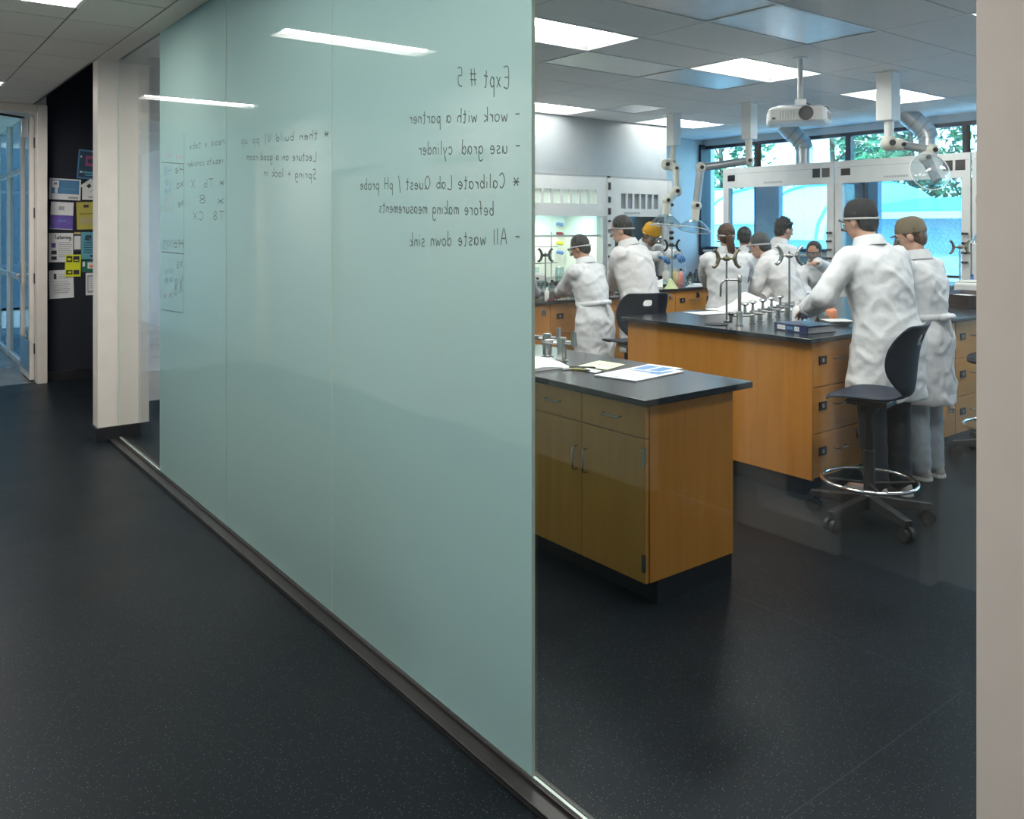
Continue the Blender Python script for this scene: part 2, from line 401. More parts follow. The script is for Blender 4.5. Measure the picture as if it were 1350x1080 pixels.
# ------------------------------------------------------------------ stroke lettering
G = {
 'a': (1, [[(.85, .8), (.4, 1), (.05, .5), (.4, 0), (.8, .4), (.85, 1), (.95, 0)]]), 'b': (1, [[(.1, 2), (.1, 0)], [(.1, .6), (.5, 1), (.9, .5), (.5, 0), (.1, .3)]]),
 'c': (.9, [[(.85, .85), (.4, 1), (.05, .5), (.4, 0), (.85, .2)]]), 'd': (1, [[(.85, .6), (.4, 1), (.05, .5), (.4, 0), (.85, .3)], [(.85, 2), (.9, 0)]]),
 'e': (.95, [[(.1, .5), (.85, .6), (.5, 1), (.05, .5), (.4, 0), (.85, .15)]]), 'f': (.8, [[(.8, 1.9), (.45, 1.8), (.4, 0)], [(.1, 1), (.75, 1)]]),
 'g': (1, [[(.85, .7), (.4, 1), (.05, .5), (.4, .05), (.85, .4)], [(.88, 1), (.85, -.6), (.4, -1), (.05, -.7)]]), 'h': (1, [[(.1, 2), (.1, 0)], [(.1, .6), (.5, 1), (.85, .7), (.85, 0)]]),
 'i': (.4, [[(.2, 1), (.2, 0)], [(.2, 1.45), (.24, 1.55)]]), 'k': (.9, [[(.1, 2), (.1, 0)], [(.75, 1.05), (.12, .45), (.8, 0)]]), 'l': (.4, [[(.2, 2), (.2, 0)]]),
 'm': (1.3, [[(.1, 1), (.1, 0)], [(.1, .6), (.4, 1), (.6, .8), (.6, 0)], [(.6, .6), (.9, 1), (1.1, .8), (1.1, 0)]]), 'n': (.95, [[(.1, 1), (.1, 0)], [(.1, .6), (.5, 1), (.8, .7), (.8, 0)]]),
 'o': (1, [[(.5, 1), (.1, .75), (.1, .25), (.5, 0), (.88, .3), (.88, .75), (.5, 1)]]), 'p': (1, [[(.1, 1), (.1, -1)], [(.1, .7), (.5, 1), (.9, .5), (.5, 0), (.1, .3)]]),
 'r': (.75, [[(.1, 1), (.1, 0)], [(.1, .6), (.4, .95), (.7, .95)]]), 's': (.85, [[(.75, .9), (.3, 1), (.15, .7), (.7, .35), (.5, 0), (.05, .1)]]),
 't': (.85, [[(.4, 1.7), (.4, .1), (.7, 0)], [(.05, 1.1), (.8, 1.15)]]), 'u': (1, [[(.1, 1), (.1, .2), (.5, 0), (.8, .4), (.85, 1), (.9, 0)]]), 'v': (.85, [[(.05, 1), (.4, 0), (.8, 1)]]),
 'w': (1.25, [[(.05, 1), (.3, 0), (.6, .8), (.9, 0), (1.15, 1)]]), 'x': (.9, [[(.1, 1), (.8, 0)], [(.8, 1), (.1, 0)]]), 'y': (.9, [[(.1, 1), (.45, .2)], [(.85, 1), (.3, -1)]]),
 'z': (.9, [[(.1, 1), (.8, 1), (.1, 0), (.8, 0)]]),
 'E': (1.2, [[(1, 2), (.1, 2), (.1, 0), (1, 0)], [(.1, 1), (.8, 1)]]), 'A': (1.4, [[(.05, 0), (.65, 2), (1.25, 0)], [(.3, .8), (1, .8)]]), 'L': (1.1, [[(.1, 2), (.1, 0), (1, 0)]]),
 'Q': (1.5, [[(.7, 2), (.1, 1.4), (.1, .6), (.7, 0), (1.25, .6), (1.25, 1.4), (.7, 2)], [(.8, .5), (1.4, -.1)]]), 'H': (1.3, [[(.1, 2), (.1, 0)], [(1.1, 2), (1.1, 0)], [(.1, 1), (1.1, 1)]]),
 'S': (1.1, [[(1, 1.8), (.5, 2), (.1, 1.5), (.9, .6), (.5, 0), (.05, .2)]]), 'V': (1.2, [[(.05, 2), (.55, 0), (1.1, 2)]]), 'T': (1.2, [[(.05, 2), (1.1, 2)], [(.55, 2), (.55, 0)]]),
 'C': (1.2, [[(1.1, 1.7), (.6, 2), (.1, 1), (.6, 0), (1.1, .3)]]), 'X': (1.2, [[(.05, 2), (1.1, 0)], [(1.1, 2), (.05, 0)]]), '8': (1, [[(.5, 1), (.1, 1.5), (.5, 2), (.85, 1.5), (.1, .5), (.5, 0), (.9, .5), (.5, 1)]]),
 '1': (.5, [[(.1, 1.6), (.3, 2), (.3, 0)]]), '3': (1, [[(.1, 1.9), (.8, 1.7), (.4, 1.1), (.9, .5), (.1, .05)]]), '5': (1.1, [[(.95, 2), (.2, 2), (.15, 1.2), (.8, 1.1), (.8, .2), (.1, 0)]]),
 '#': (1.5, [[(.5, 1.9), (.3, .1)], [(1.1, 1.9), (.9, .1)], [(.1, 1.3), (1.4, 1.35)], [(.05, .7), (1.3, .75)]]), '-': (1, [[(.1, .9), (.85, .95)]]), '*': (1.2, [[(.2, 1.4), (1, .3)], [(1, 1.4), (.2, .3)], [(.05, .85), (1.1, .85)]]),
 '/': (.7, [[(.1, -.6), (.5, 2.2)]]), '+': (1.1, [[(.1, .8), (.95, .8)], [(.5, 1.3), (.5, .3)]]), '.': (.4, [[(.15, 0), (.2, .1)]]), ',': (.4, [[(.2, .1), (.1, -.3)]]), ' ': (.9, []),
}
def strokes(text, gap=.28, jit=.05):
    out = []; u = 0
    for ch in text:
        adv, pl = G.get(ch, G['x'])
        for p in pl:
            out.append([(u + x + random.uniform(-jit, jit), y + random.uniform(-jit, jit)) for x, y in p])
        u += adv + gap
    return out, u - gap
def smooth_pl(p):
    if len(p) < 3: return p
    o = []
    for i in range(len(p) - 1):
        p0 = p[max(i - 1, 0)]; p1 = p[i]; p2 = p[i + 1]; p3 = p[min(i + 2, len(p) - 1)]
        for k in range(4):
            t = k / 4
            o.append(tuple(.5 * ((2 * p1[j]) + (p2[j] - p0[j]) * t + (2 * p0[j] - 5 * p1[j] + 4 * p2[j] - p3[j]) * t * t + (3 * p1[j] - p0[j] - 3 * p2[j] + p3[j]) * t ** 3) for j in (0, 1)))
    o.append(p[-1]); return o
def ribbon(mb, pl, fn, w):
    """pl: points on a plane, fn maps (a, b) to a 3-D point"""
    pl = smooth_pl(pl); n = len(pl); L = []; R = []
    for i in range(n):
        a = pl[max(i - 1, 0)]; b = pl[min(i + 1, n - 1)]
        dx, dy = b[0] - a[0], b[1] - a[1]; l = math.hypot(dx, dy) or 1
        nx, ny = -dy / l * w / 2, dx / l * w / 2
        L.append(mb.bm.verts.new(fn(pl[i][0] + nx, pl[i][1] + ny))); R.append(mb.bm.verts.new(fn(pl[i][0] - nx, pl[i][1] - ny)))
    for i in range(n - 1): mb._f([L[i], L[i + 1], R[i + 1], R[i]])
def write(mb, text, p0, p1, xh, fn, w):
    """text from p0 to p1 along the baseline, x-height xh"""
    st, tot = strokes(text)
    dx, dy = p1[0] - p0[0], p1[1] - p0[1]; s = math.hypot(dx, dy) / tot
    ex, ey = dx / (s * tot), dy / (s * tot); sg = 1 if ex >= 0 else -1
    for p in st:
        ribbon(mb, [(p0[0] + ex * s * u - ey * sg * v * xh * sg * 0 , p0[1] + ey * s * u + v * xh) for u, v in p], fn, w)

# ================================================================== SETTING
LABX, LABY, LABZ = 10.9, 9.05, 3.08
CZ = 2.944
struct(bx(-.9, -4, -.12, 12, 10.2, 0).build('floor', M['floor']), 'dark speckled rubber floor running through corridor and laboratory')
struct(bx(-.9, 10.2, -.12, 2.4, 16, -.001).build('floor_far', M['floor_far']), 'pale polished floor beyond the open glass door')
# lab ceiling, cell by cell, open where a light or a metal panel sits
XL = [1.65, 2.22, 3.43, 4.64, 5.85, 7.06, 8.27, 9.48, 10.9]
YL = [-1.0] + [round(4.43 + .605 * k, 3) for k in range(-8, 8)] + [9.05]
LIGHTS = [(3.43, 4.43), (5.85, 4.43), (8.27, 4.43), (5.85, 7.455), (8.27, 7.455), (3.43, 7.455), (5.85, 2.01), (3.43, 2.01), (8.27, 2.01), (2.22, 5.64), (2.22, 2.615), (2.22, 3.22), (3.43, .80)]  # last four are unseen lights added to brighten glass, far wall and cabinet
PANELS = [(3.43, 3.22), (4.64, 3.22), (4.64, 5.035), (5.85, 5.035), (7.06, 6.85), (5.85, 1.405)]
def near(a, b): return abs(a - b) < .02
cm = MB()
g = .006
for i in range(len(XL) - 1):
    for j in range(len(YL) - 1):
        x0, x1, y0, y1 = XL[i], XL[i + 1], YL[j], YL[j + 1]
        if any(near(x0, a) and near(y0, b) for a, b in LIGHTS + PANELS): continue
        if y1 > 7.95 and x0 < 2.7:
            if x1 < 2.7: continue
            x0 = 2.76
        cm.box(x0 + g, y0 + g, LABZ, x1 - g, y1 - g, LABZ + .02)
struct(cm.build('ceiling', M['ceil']), 'laboratory ceiling of grey white acoustic tiles')
struct(MB().box(1.6, -1.1, LABZ + .13, 11.2, 7.95, LABZ + .3).box(2.75, 7.95, LABZ + .13, 11.2, 9.3, LABZ + .3).build('ceiling_slab', M['ceil']))
gm = MB()
for x in XL: gm.box(x - .011, -1, LABZ + .004, x + .011, 9.05 if x > 2.7 else 7.94, LABZ + .012)
for y in YL:
    for i in range(len(XL) - 1):
        if y > 7.9 and XL[i] < 2.7: continue
        gm.box(XL[i] + .011, y - .011, LABZ + .004, XL[i + 1] - .011, y + .011, LABZ + .012)
struct(gm.build('ceiling_grid', M['tbar']))
# corridor ceiling
CXL = [-.75, -.215, .995, 1.415]
CYL = [round(5.83 + .645 * k, 3) for k in range(-16, 8)]
CL = [(-.2, 1.72), (-.2, 5.2), (-.2, 8.67), (-.2, 12.1), (-.2, -1.75)]
cc = MB()
for i in range(3):
    for j in range(len(CYL) - 1):
        x0, x1, y0, y1 = CXL[i], CXL[i + 1], CYL[j], min(CYL[j + 1], 10.15)
        if y0 >= 10.15: continue
        segs = [(y0 + .004, y1 - .004)]
        if i == 1:
            for lx, ly in CL:
                a, b = ly, ly + .3
                ns = []
                for s0, s1 in segs:
                    if b <= s0 or a >= s1: ns.append((s0, s1)); continue
                    if a > s0: ns.append((s0, a))
                    if b < s1: ns.append((b, s1))
                segs = ns
        for s0, s1 in segs: cc.box(x0 + .006, s0 + .003, CZ, x1 - .006, s1 - .003, CZ + .02)
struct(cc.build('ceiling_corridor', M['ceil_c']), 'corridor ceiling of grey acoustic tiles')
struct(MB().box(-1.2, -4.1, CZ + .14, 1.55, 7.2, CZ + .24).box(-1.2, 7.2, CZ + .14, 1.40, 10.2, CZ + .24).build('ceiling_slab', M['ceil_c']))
gm = MB()
for x in CXL[1:]: gm.box(x - .01, -4, CZ + .004, x + .01, 10.15, CZ + .012)
for y in CYL:
    if y < 10.1: gm.box(-.75, y - .007, CZ + .005, 1.41, y + .007, CZ + .011)
struct(gm.build('ceiling_grid', M['tbar']))
struct(bx(1.42, .6, CZ - .004, 1.548, 7.12, CZ + .3).build('trim_1', M['ceil_c']), 'smooth ceiling strip along the head of the glass wall')
struct(bx(1.55, .6, 2.966, 1.60, 7.12, 3.3).build('trim_2', M['blk']), 'dark head channel of the glass wall')
struct(bx(1.60, -1, 2.99, 1.66, 7.1, 3.3).build('trim_3', M['ceil']))
# walls
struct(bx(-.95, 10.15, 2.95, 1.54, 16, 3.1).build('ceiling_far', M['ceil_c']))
w = MB()
for y0, y1 in ((3.70, 5.3), (6.3, 7.2), (8.2, 16)): w.box(-.95, y0, 0, -.75, y1, 3.1)
for y0, y1 in ((2.93, 3.70), (5.3, 6.3), (7.2, 8.2)): w.box(-.95, y0, 2.3, -.75, y1, 3.1)
w.box(-1.2, 2.2, 0, -1.0, 3.1, 3.1); w.box(-.95, 2.36, 3.0, -.75, 2.93, 3.1)  # added backing wall and head piece stop sun leaking through the sidelight
struct(w.build('wall_left', M['wall']), 'off white corridor wall opposite the glass')
w = MB(); w.box(-.95, -4, 0, -.75, 1.0, 3.1); w.box(-.95, 1.95, 0, -.75, 2.36, 3.1); w.box(-.95, 1.0, 2.3, -.75, 1.95, 3.1)
struct(w.build('wall_left_near', M['wall_dimmed']), 'corridor wall beside the viewer, darkened to weaken its reflection')
# narrow glazed sidelight with a deep white frame (reflected in the clear pane)
f = MB()
f.box(-1.0, 2.36, 0, -.72, 2.45, 3.0); f.box(-1.0, 2.84, 0, -.72, 2.93, 3.0); f.box(-1.0, 2.45, .0, -.72, 2.84, .13); f.box(-1.0, 2.45, 2.2, -.72, 2.84, 2.28)
fo = struct(f.build('window_6', M['white'], bevel=.004), 'tall narrow white framed corridor window')
bx(-1.0, 2.45, .13, -.99, 2.84, 2.95).build('window_pane', M['tealpanel'], fo)
for k, (y0, y1) in enumerate(((1.0, 1.95), (2.93, 3.70), (5.3, 6.3), (7.2, 8.2))):
    d = bx(-.86, y0 + .05, .01, -.81, y1 - .05, 2.25).build('door_%d' % (k + 2), M['darkdoor'] if k == 1 else M['post'], bevel=.003)
    struct(d)
    fr = MB(); fr.box(-.9, y0, 0, -.735, y0 + .05, 2.3); fr.box(-.9, y1 - .05, 0, -.735, y1, 2.3); fr.box(-.9, y0 + .05, 2.25, -.735, y1 - .05, 2.3)
    fr.build('door_frame', M['post'], d)
    MB().tube([(-.81, y0 + .14, 1.0), (-.76, y0 + .14, 1.0), (-.76, y0 + .26, 1.0)], .01).build('door_handle', M['alu'], d, smooth=True)
struct(bx(-.75, -4, 0, -.738, 1.0, .1).build('baseboard_left', M['cove']))
struct(bx(-.95, -4.2, 0, 1.75, -4, 3.1).build('wall_behind', M['wall']), 'off white corridor end wall')
struct(bx(1.50, -4, 0, 1.72, .655, 3.3).build('wall_right', M['jamb']), 'beige wall end at the right edge of the picture')
struct(bx(1.72, -1.2, 0, 11.2, -1.0, 3.3).build('wall_near', M['labwall']))
struct(bx(1.8, 7.95, 0, 2.7, 8.1, 3.3).build('wall_partition', M['labwall']), 'white lab wall behind the far clear pane')
struct(bx(2.6, 8.1, 0, 2.75, LABY, 3.3).build('wall_corner', M['labwall']))
struct(bx(2.6, LABY, 0, 11.2, LABY + .2, 3.3).build('wall_back', M['labwall']), 'pale lab back wall behind the fume hoods')
struct(bx(1.8, 7.935, 0, 2.6, 7.95, .1).build('baseboard_partition', M['cove']))
# end column of the glass wall
struct(bx(1.425, 7.09, .0, 1.80, 7.26, 3.3).build('column', M['post'], bevel=.003), 'pale steel post ending the glass wall')
struct(bx(1.41, 7.075, 0, 1.815, 7.275, .105).build('baseboard_column', M['cove'], bevel=.003))
struct(bx(1.66, 7.26, 0, 1.8, 10.15, 3.7).build('wall_alcove', M['navy'])) if False else None
# alcove with the dark tack wall
struct(bx(1.54, 10.2, 0, 2.75, 10.4, 3.9).build('wall_tack', M['navy']), 'near black tackboard wall in the alcove')
struct(bx(1.54, 10.185, 0, 2.6, 10.2, .1).build('baseboard_tack', M['cove']))
struct(bx(2.6, 8.1, 0, 2.62, 10.2, 3.9).build('wall_side', M['navy']))
struct(bx(1.415, 7.26, 3.75, 2.75, 10.4, 3.85).build('ceiling_alcove', M['navy']))  # darkness of the unlit alcove put into the ceiling colour
struct(bx(1.40, 7.26, CZ, 1.415, 10.2, 3.9).build('trim_4', M['winframe']), 'dark edge of the corridor ceiling at the alcove')
struct(bx(1.6, 7.95, 3.3, 2.75, 8.1, 3.9).build('wall_upper', M['navy']))
# far door frame, leaf, glazed corridor beyond
fr = MB(); fr.box(1.445, 10.08, 0, 1.54, 10.26, CZ); fr.box(-.75, 10.08, 2.86, 1.445, 10.26, CZ); fr.box(-.75, 10.08, 0, -.66, 10.26, 2.86)
struct(fr.build('trim_5', M['post'], bevel=.004), 'white frame of the far double door')
leaf = MB()
leaf.box(1.40, 10.27, .02, 1.445, 10.36, 2.84); leaf.box(1.40, 10.86, .02, 1.445, 10.98, 2.84)
leaf.box(1.40, 10.36, .02, 1.445, 10.86, .30); leaf.box(1.40, 10.36, 2.68, 1.445, 10.86, 2.84)
D = struct(leaf.build('door_1', M['post'], bevel=.003), 'white framed glass door leaf standing open at the corridor end')
bx(1.418, 10.36, .3, 1.428, 10.86, 2.68).build('door_pane', M['hoodglass'], D)
bx(1.394, 10.29, .1, 1.40, 10.94, .44).build('kick_plate', M['alu'], D, bevel=.001)
MB().tube([(1.40, 10.92, 1.12), (1.35, 10.92, 1.12), (1.33, 10.82, 1.12), (1.33, 10.62, 1.12)], .016).box(1.388, 10.88, 1.02, 1.40, 10.96, 1.26).build('door_handle', M['alu'], D, smooth=True)
MB().box(1.33, 10.34, 2.62, 1.398, 10.42, 2.82).build('door_closer', M['alu'], D, bevel=.004)
MB().tube([(1.36, 10.38, 2.83), (1.10, 10.30, 2.845), (.98, 10.26, 2.85)], .012).build('closer_arm', M['blk'], D)
for z in (.3, 1.05, 1.75, 2.5): bx(1.436, 10.235, z, 1.452, 10.275, z + .11).build('hinge', M['blk'], D)
fr = MB()
for y in (11.4, 12.6, 13.8, 15): fr.box(1.46, y, 0, 1.54, y + .06, 2.95)
for z in (.0, 1.02, 2.3): fr.box(1.47, 11.4, z, 1.53, 15, z + .06)
wf = struct(fr.build('window_7', M['post']), 'white framed glazing along the far corridor')
bx(1.495, 11.4, .06, 1.505, 15, 2.95).build('window_pane', M['farglass'], wf)
fr = MB()
for x in (-.75, .0, .75, 1.5): fr.box(x, 15.9, 0, x + .05, 15.96, 2.95)
fr.box(-.75, 15.9, 1.0, 1.5, 15.96, 1.05); fr.box(-.75, 15.9, 2.2, 1.5, 15.96, 2.25)
wf = struct(fr.build('window_8', M['tealpanel']), 'glazed end of the far corridor')
bx(-.75, 15.92, 0, 1.55, 15.93, 2.95).build('window_pane', M['farglass'], wf)
# track under the glass
t = MB(); t.box(1.495, .655, 0, 1.60, 7.09, .008); t.box(1.495, .655, .008, 1.503, 7.09, .02); t.box(1.556, .655, .008, 1.562, 7.09, .02); t.box(1.586, .655, .008, 1.6, 7.09, .018)
struct(t.build('trim_6', M['track'], bevel=.0015), 'dark metal floor track under the glass panels')

# glass panels ---------------------------------------------------------------
def pane(i, y0, y1, kind, label):
    mb = MB(); x0, x1, z0, z1 = A, A + .010, .018, 2.964
    mb.mi = 0; mb.quad((x0, y0, z0), (x0, y0, z1), (x0, y1, z1), (x0, y1, z0))
    mb.mi = 1; mb.quad((x1, y0, z0), (x1, y1, z0), (x1, y1, z1), (x1, y0, z1))
    mb.mi = 2
    mb.quad((x0, y0, z0), (x1, y0, z0), (x1, y0, z1), (x0, y0, z1)); mb.quad((x0, y1, z0), (x0, y1, z1), (x1, y1, z1), (x1, y1, z0))
    mb.quad((x0, y0, z1), (x1, y0, z1), (x1, y1, z1), (x0, y1, z1)); mb.quad((x0, y0, z0), (x0, y1, z0), (x1, y1, z0), (x1, y0, z0))
    bmesh.ops.remove_doubles(mb.bm, verts=mb.bm.verts[:], dist=1e-5)
    return struct(mb.build('window_%d' % i, [M['frost'] if kind else M['glass'], M['glass'], M['edge']]), label)
pane(1, 5.925, 7.085, 0, 'clear far end pane of the glass wall')
P3 = pane(2, 4.615, 5.921, 1, 'frosted mint glass panel furthest along the wall')
P2 = pane(3, 3.298, 4.611, 1, 'middle frosted mint glass panel of the wall')
P1 = pane(4, 1.951, 3.294, 1, 'nearest frosted mint glass panel with the lab notes')
pane(5, .66, 1.947, 0, 'large clear glass pane looking into the laboratory')
gx = lambda a, b: (A - .0007, a, b)
def note(parent, name, material, lines, w):
    mb = MB()
    for tx, p0, p1, xh in lines:
        a = onx(*p0, A); b = onx(*p1, A); write(mb, tx, (a.y, a.z), (b.y, b.z), xh, gx, w)
    return mb.build(name, material, parent)
note(P1, 'handwriting', M['ink'], [
    ('Expt # 5', (671, 115), (603, 114), .031), ('- work with a partner', (686, 160), (540, 163), .024), ('- use grad. cylinder', (686, 202), (552, 204), .024),
    ('* Calibrate Lab Quest / pH probe', (685, 248), (475, 250), .023), ('before making measurements', (651, 284), (500, 280), .023), ('- All waste down sink', (686, 322), (540, 325), .025)], .0045)
note(P2, 'handwriting', M['ink2'], [('* then build V/ pp up', (434, 182), (318, 190), .021), ('Lecture on a good room', (417, 212), (325, 211), .021), ('Spring + lock in', (417, 236), (348, 232), .021)], .0045)
note(P3, 'handwriting', M['ink2'], [('read 2 tabs', (296, 190), (250, 197), .022), ('results consider', (294, 215), (247, 220), .02), ('* Tb. X', (296, 246), (252, 248), .024), ('x 8.', (296, 268), (256, 268), .024), ('T8. CX', (296, 290), (254, 290), .024)], .005)
mb = MB()
for pl in ([(243, 175), (242, 412)], [(243, 216), (213, 214)], [(213, 408), (242, 413)], [(243, 335), (213, 332)]):
    q = [onx(*p, A) for p in pl]; ribbon(mb, [(p.y, p.z) for p in q], gx, .005)
zz = [(243 - k * 2.0, 318 + (3 if k % 2 else -2)) for k in range(15)]
for a, b in zip(zz, zz[1:]):
    q = [onx(*a, A), onx(*b, A)]; ribbon(mb, [(p.y, p.z) for p in q], gx, .004)
mb.build('chart_lines', M['ink2'], P3)
note(P3, 'chart_heading', M['inkblue'], [('H8', (226, 231), (216, 231), .03), ('H3', (226, 330), (214, 328), .03), ('va', (226, 244), (218, 244), .03), ('xe', (226, 254), (217, 256), .03), ('xy', (228, 360), (217, 362), .03), ('xe', (228, 372), (217, 374), .03)], .006)
note(P3, 'chart_note', M['inkred'], [('xx H1', (240, 209), (219, 209), .02), ('CQ', (229, 278), (216, 280), .05), ('xx', (227, 392), (215, 394), .03)], .005)
note(P3, 'chart_mark', M['ink'], [('He', (242, 230), (231, 228), .03), ('xo', (242, 245), (233, 249), .03), ('xe', (242, 270), (235, 274), .03), ('Ho', (242, 328), (229, 326), .03), ('xs', (241, 352), (233, 354), .04), ('X8', (241, 385), (230, 390), .05)], .007)

# ceiling lights ---------------------------------------------------------------
def troffer(x0, y0, sx, sy, z, lamp, label, group, depth=.085):
    t = thing('ceiling_light', label, 'ceiling light', (x0 + sx / 2, y0 + sy / 2, z), group=group)
    b = .022
    fm = MB()
    for a in ((0, 0, sx, b), (0, sy - b, sx, sy), (0, b, b, sy - b), (sx - b, b, sx, sy - b)):
        fm.box(x0 + a[0], y0 + a[1], z - .004, x0 + a[2], y0 + a[3], z + .018)
    fm.build('frame', M['lampw'], t)
    e0, e1 = sy * .14, sy * .77
    r = MB(); zt = z + depth
    X0, X1, Y0, Y1 = x0 + b, x0 + sx - b, y0 + b, y0 + sy - b
    r.quad((X0, Y0, z), (X1, Y0, z), (X1 - .05, y0 + e0, zt), (X0 + .05, y0 + e0, zt)); r.quad((X0, Y1, z), (X0 + .05, y0 + e1, zt), (X1 - .05, y0 + e1, zt), (X1, Y1, z))
    r.quad((X0, Y0, z), (X0 + .05, y0 + e0, zt), (X0 + .05, y0 + e1, zt), (X0, Y1, z)); r.quad((X1, Y0, z), (X1, Y1, z), (X1 - .05, y0 + e1, zt), (X1 - .05, y0 + e0, zt))
    r.build('reflector', M['lampw'], t, solid=.002)
    n = 6; rings = []
    for k in range(n + 1):
        a = k / n; rings.append((y0 + e0 + (e1 - e0) * a, zt - .045 * math.sin(PI * a) - .002))
    d = MB()
    for (ya, za), (yb, zb) in zip(rings, rings[1:]):
        d.quad((X0 + .04, ya, za), (X1 - .04, ya, za), (X1 - .04, yb, zb), (X0 + .04, yb, zb))
    d.build('diffuser', lamp, t)
    return t
LN = ['recessed ceiling light nearest above the front cabinet, cut by the frosted glass', 'recessed ceiling light in front of the white projector', 'recessed ceiling light behind the right extraction arm column',
      'recessed ceiling light low at the frosted glass edge, nearest the white hood wall', 'recessed ceiling light behind the left extraction arm column', 'recessed ceiling light over the left bench, hidden by frosted glass',
      'recessed ceiling light at the top right beside the beige wall', 'recessed ceiling light inside the lab just past the clear pane', 'recessed ceiling light beyond the beige wall at the right', 'added unseen ceiling light brightening the lab wall behind the far clear pane', 'added unseen ceiling light overhead, brightening the top of the frosted glass', 'added unseen ceiling light brightening the nearest frosted panel from behind', 'added unseen ceiling light brightening the side of the front cabinet']
for (x, y), lab in zip(LIGHTS, LN): troffer(x, y, 1.21, .605, LABZ, M['lamp'], lab, 'recessed laboratory ceiling lights')
for (x, y), lab in zip(CL, ['corridor ceiling light nearest above the clear pane', 'corridor ceiling light at the top left, cut by the picture edge', 'far corridor ceiling light before the white door frame', 'ceiling light beyond the open glass door', 'corridor ceiling light behind the viewer']):
    troffer(x, y, 1.20, .30, CZ if y < 10 else 2.95, M['lamp_c'], lab, 'slim corridor ceiling lights', .05)
PN = ['shiny metal ceiling panel at the top edge beside the frosted glass', 'shiny metal ceiling panel above and left of the projector pole', 'shiny metal ceiling panel next to the nearest lab light', 'shiny blue reflecting ceiling panel between light and projector', 'small shiny ceiling panel before the left extraction arm', 'shiny ceiling panel near the beige wall']
for (x, y), lab in zip(PANELS, PN):
    sx = .6 if near(x, 7.06) else 1.21
    t = thing('ceiling_panel', lab, 'ceiling panel', (x + .6, y + .3, LABZ), group='satin metal panels set in the lab ceiling')
    if sx < 1: bx(x + .6, y + .006, LABZ, x + 1.2, y + .6, LABZ + .02).build('plain_tile', M['ceil'], t)
    bx(x + .02, y + .02, LABZ, x + sx - .02, y + .585, LABZ + .012).build('panel', M['panel_metal'], t)
    f = MB()
    for a in ((0, 0, sx, .018), (0, .587, sx, .605), (0, .018, .018, .587), (sx - .018, .018, sx, .587)): f.box(x + a[0], y + a[1], LABZ - .006, x + a[2], y + a[3], LABZ + .02)
    f.build('frame', M['lampw'], t)

# window wall ---------------------------------------------------------------------
ww = MB()
ww.box(LABX, -1.2, 2.98, LABX + .25, LABY + .2, 3.3); ww.box(LABX, -1.2, 0, LABX + .25, 6.45, .80); ww.box(LABX, 6.45, 0, LABX + .25, LABY + .2, 1.29); ww.box(LABX, 9.16, 1.29, LABX + .25, LABY + .2, 2.98)
struct(ww.build('wall_window', M['labwall']), 'window wall of the laboratory')
bays = [(6.53, 8.0, 1.29), (8.06, 9.03, 1.29), (4.94, 6.45, .80), (3.33, 4.88, .80), (1.75, 3.27, .80), (.2, 1.7, .8)]
WL = ['lab window bay over the clear hood beside the middle mullion', 'narrow lab window bay beside the back corner', 'lab window bay behind the right fume hood', 'lab window bay at the beige wall edge', 'lab window bay beyond the beige wall', 'last lab window bay']
for k, (y0, y1, z0) in enumerate(bays):
    f = MB(); x0, x1 = LABX + .02, LABX + .12
    f.box(x0, y0 - .06, z0, x1, y0, 2.98); f.box(x0, y1, z0, x1, y1 + .02, 2.98); f.box(x0, y0, z0, x1, y1, z0 + .05); f.box(x0, y0, 2.93, x1, y1, 2.98)
    if k != 1: f.box(x0, y0, 2.46, x1, y1, 2.50)
    wo = struct(f.build('window_%d' % (k + 10), M['winframe'], bevel=.003), WL[k])
    bx(x0 + .045, y0, z0 + .05, x0 + .053, y1, 2.93).build('window_pane', M['winglass'], wo)
struct(bx(10.80, 9.0, 1.2, LABX + .14, LABY - .001, 3.0).build('trim_7', M['winframe']), 'dark navy window corner post')
struct(bx(10.80, 5.98, .8, 10.9, 6.5, 2.46).build('trim_10', M['daylit_pier'], bevel=.003), 'pier behind the fume hoods with daylight blue in its colour')
struct(bx(10.84, 6.5, 1.25, 10.9, 9.0, 1.29).build('trim_8', M['labwall'], bevel=.003))
struct(bx(10.86, 6.5, .97, 10.9, 9.0, 1.14).build('trim_9', M['tealpanel']), 'dark blue band under the window sill')

# ================================================================== CASEWORK
def handle(mb, c, along, L, out, r=.0045, d=.028):
    c = Vector(c); a = Vector(along); o = Vector(out)
    mb.tube([c - a * L / 2, c - a * L / 2 * .97 + o * d * .8, c - a * L / 2 * .8 + o * d, c + a * L / 2 * .8 + o * d, c + a * L / 2 * .97 + o * d * .8, c + a * L / 2], r, 8)
    return mb
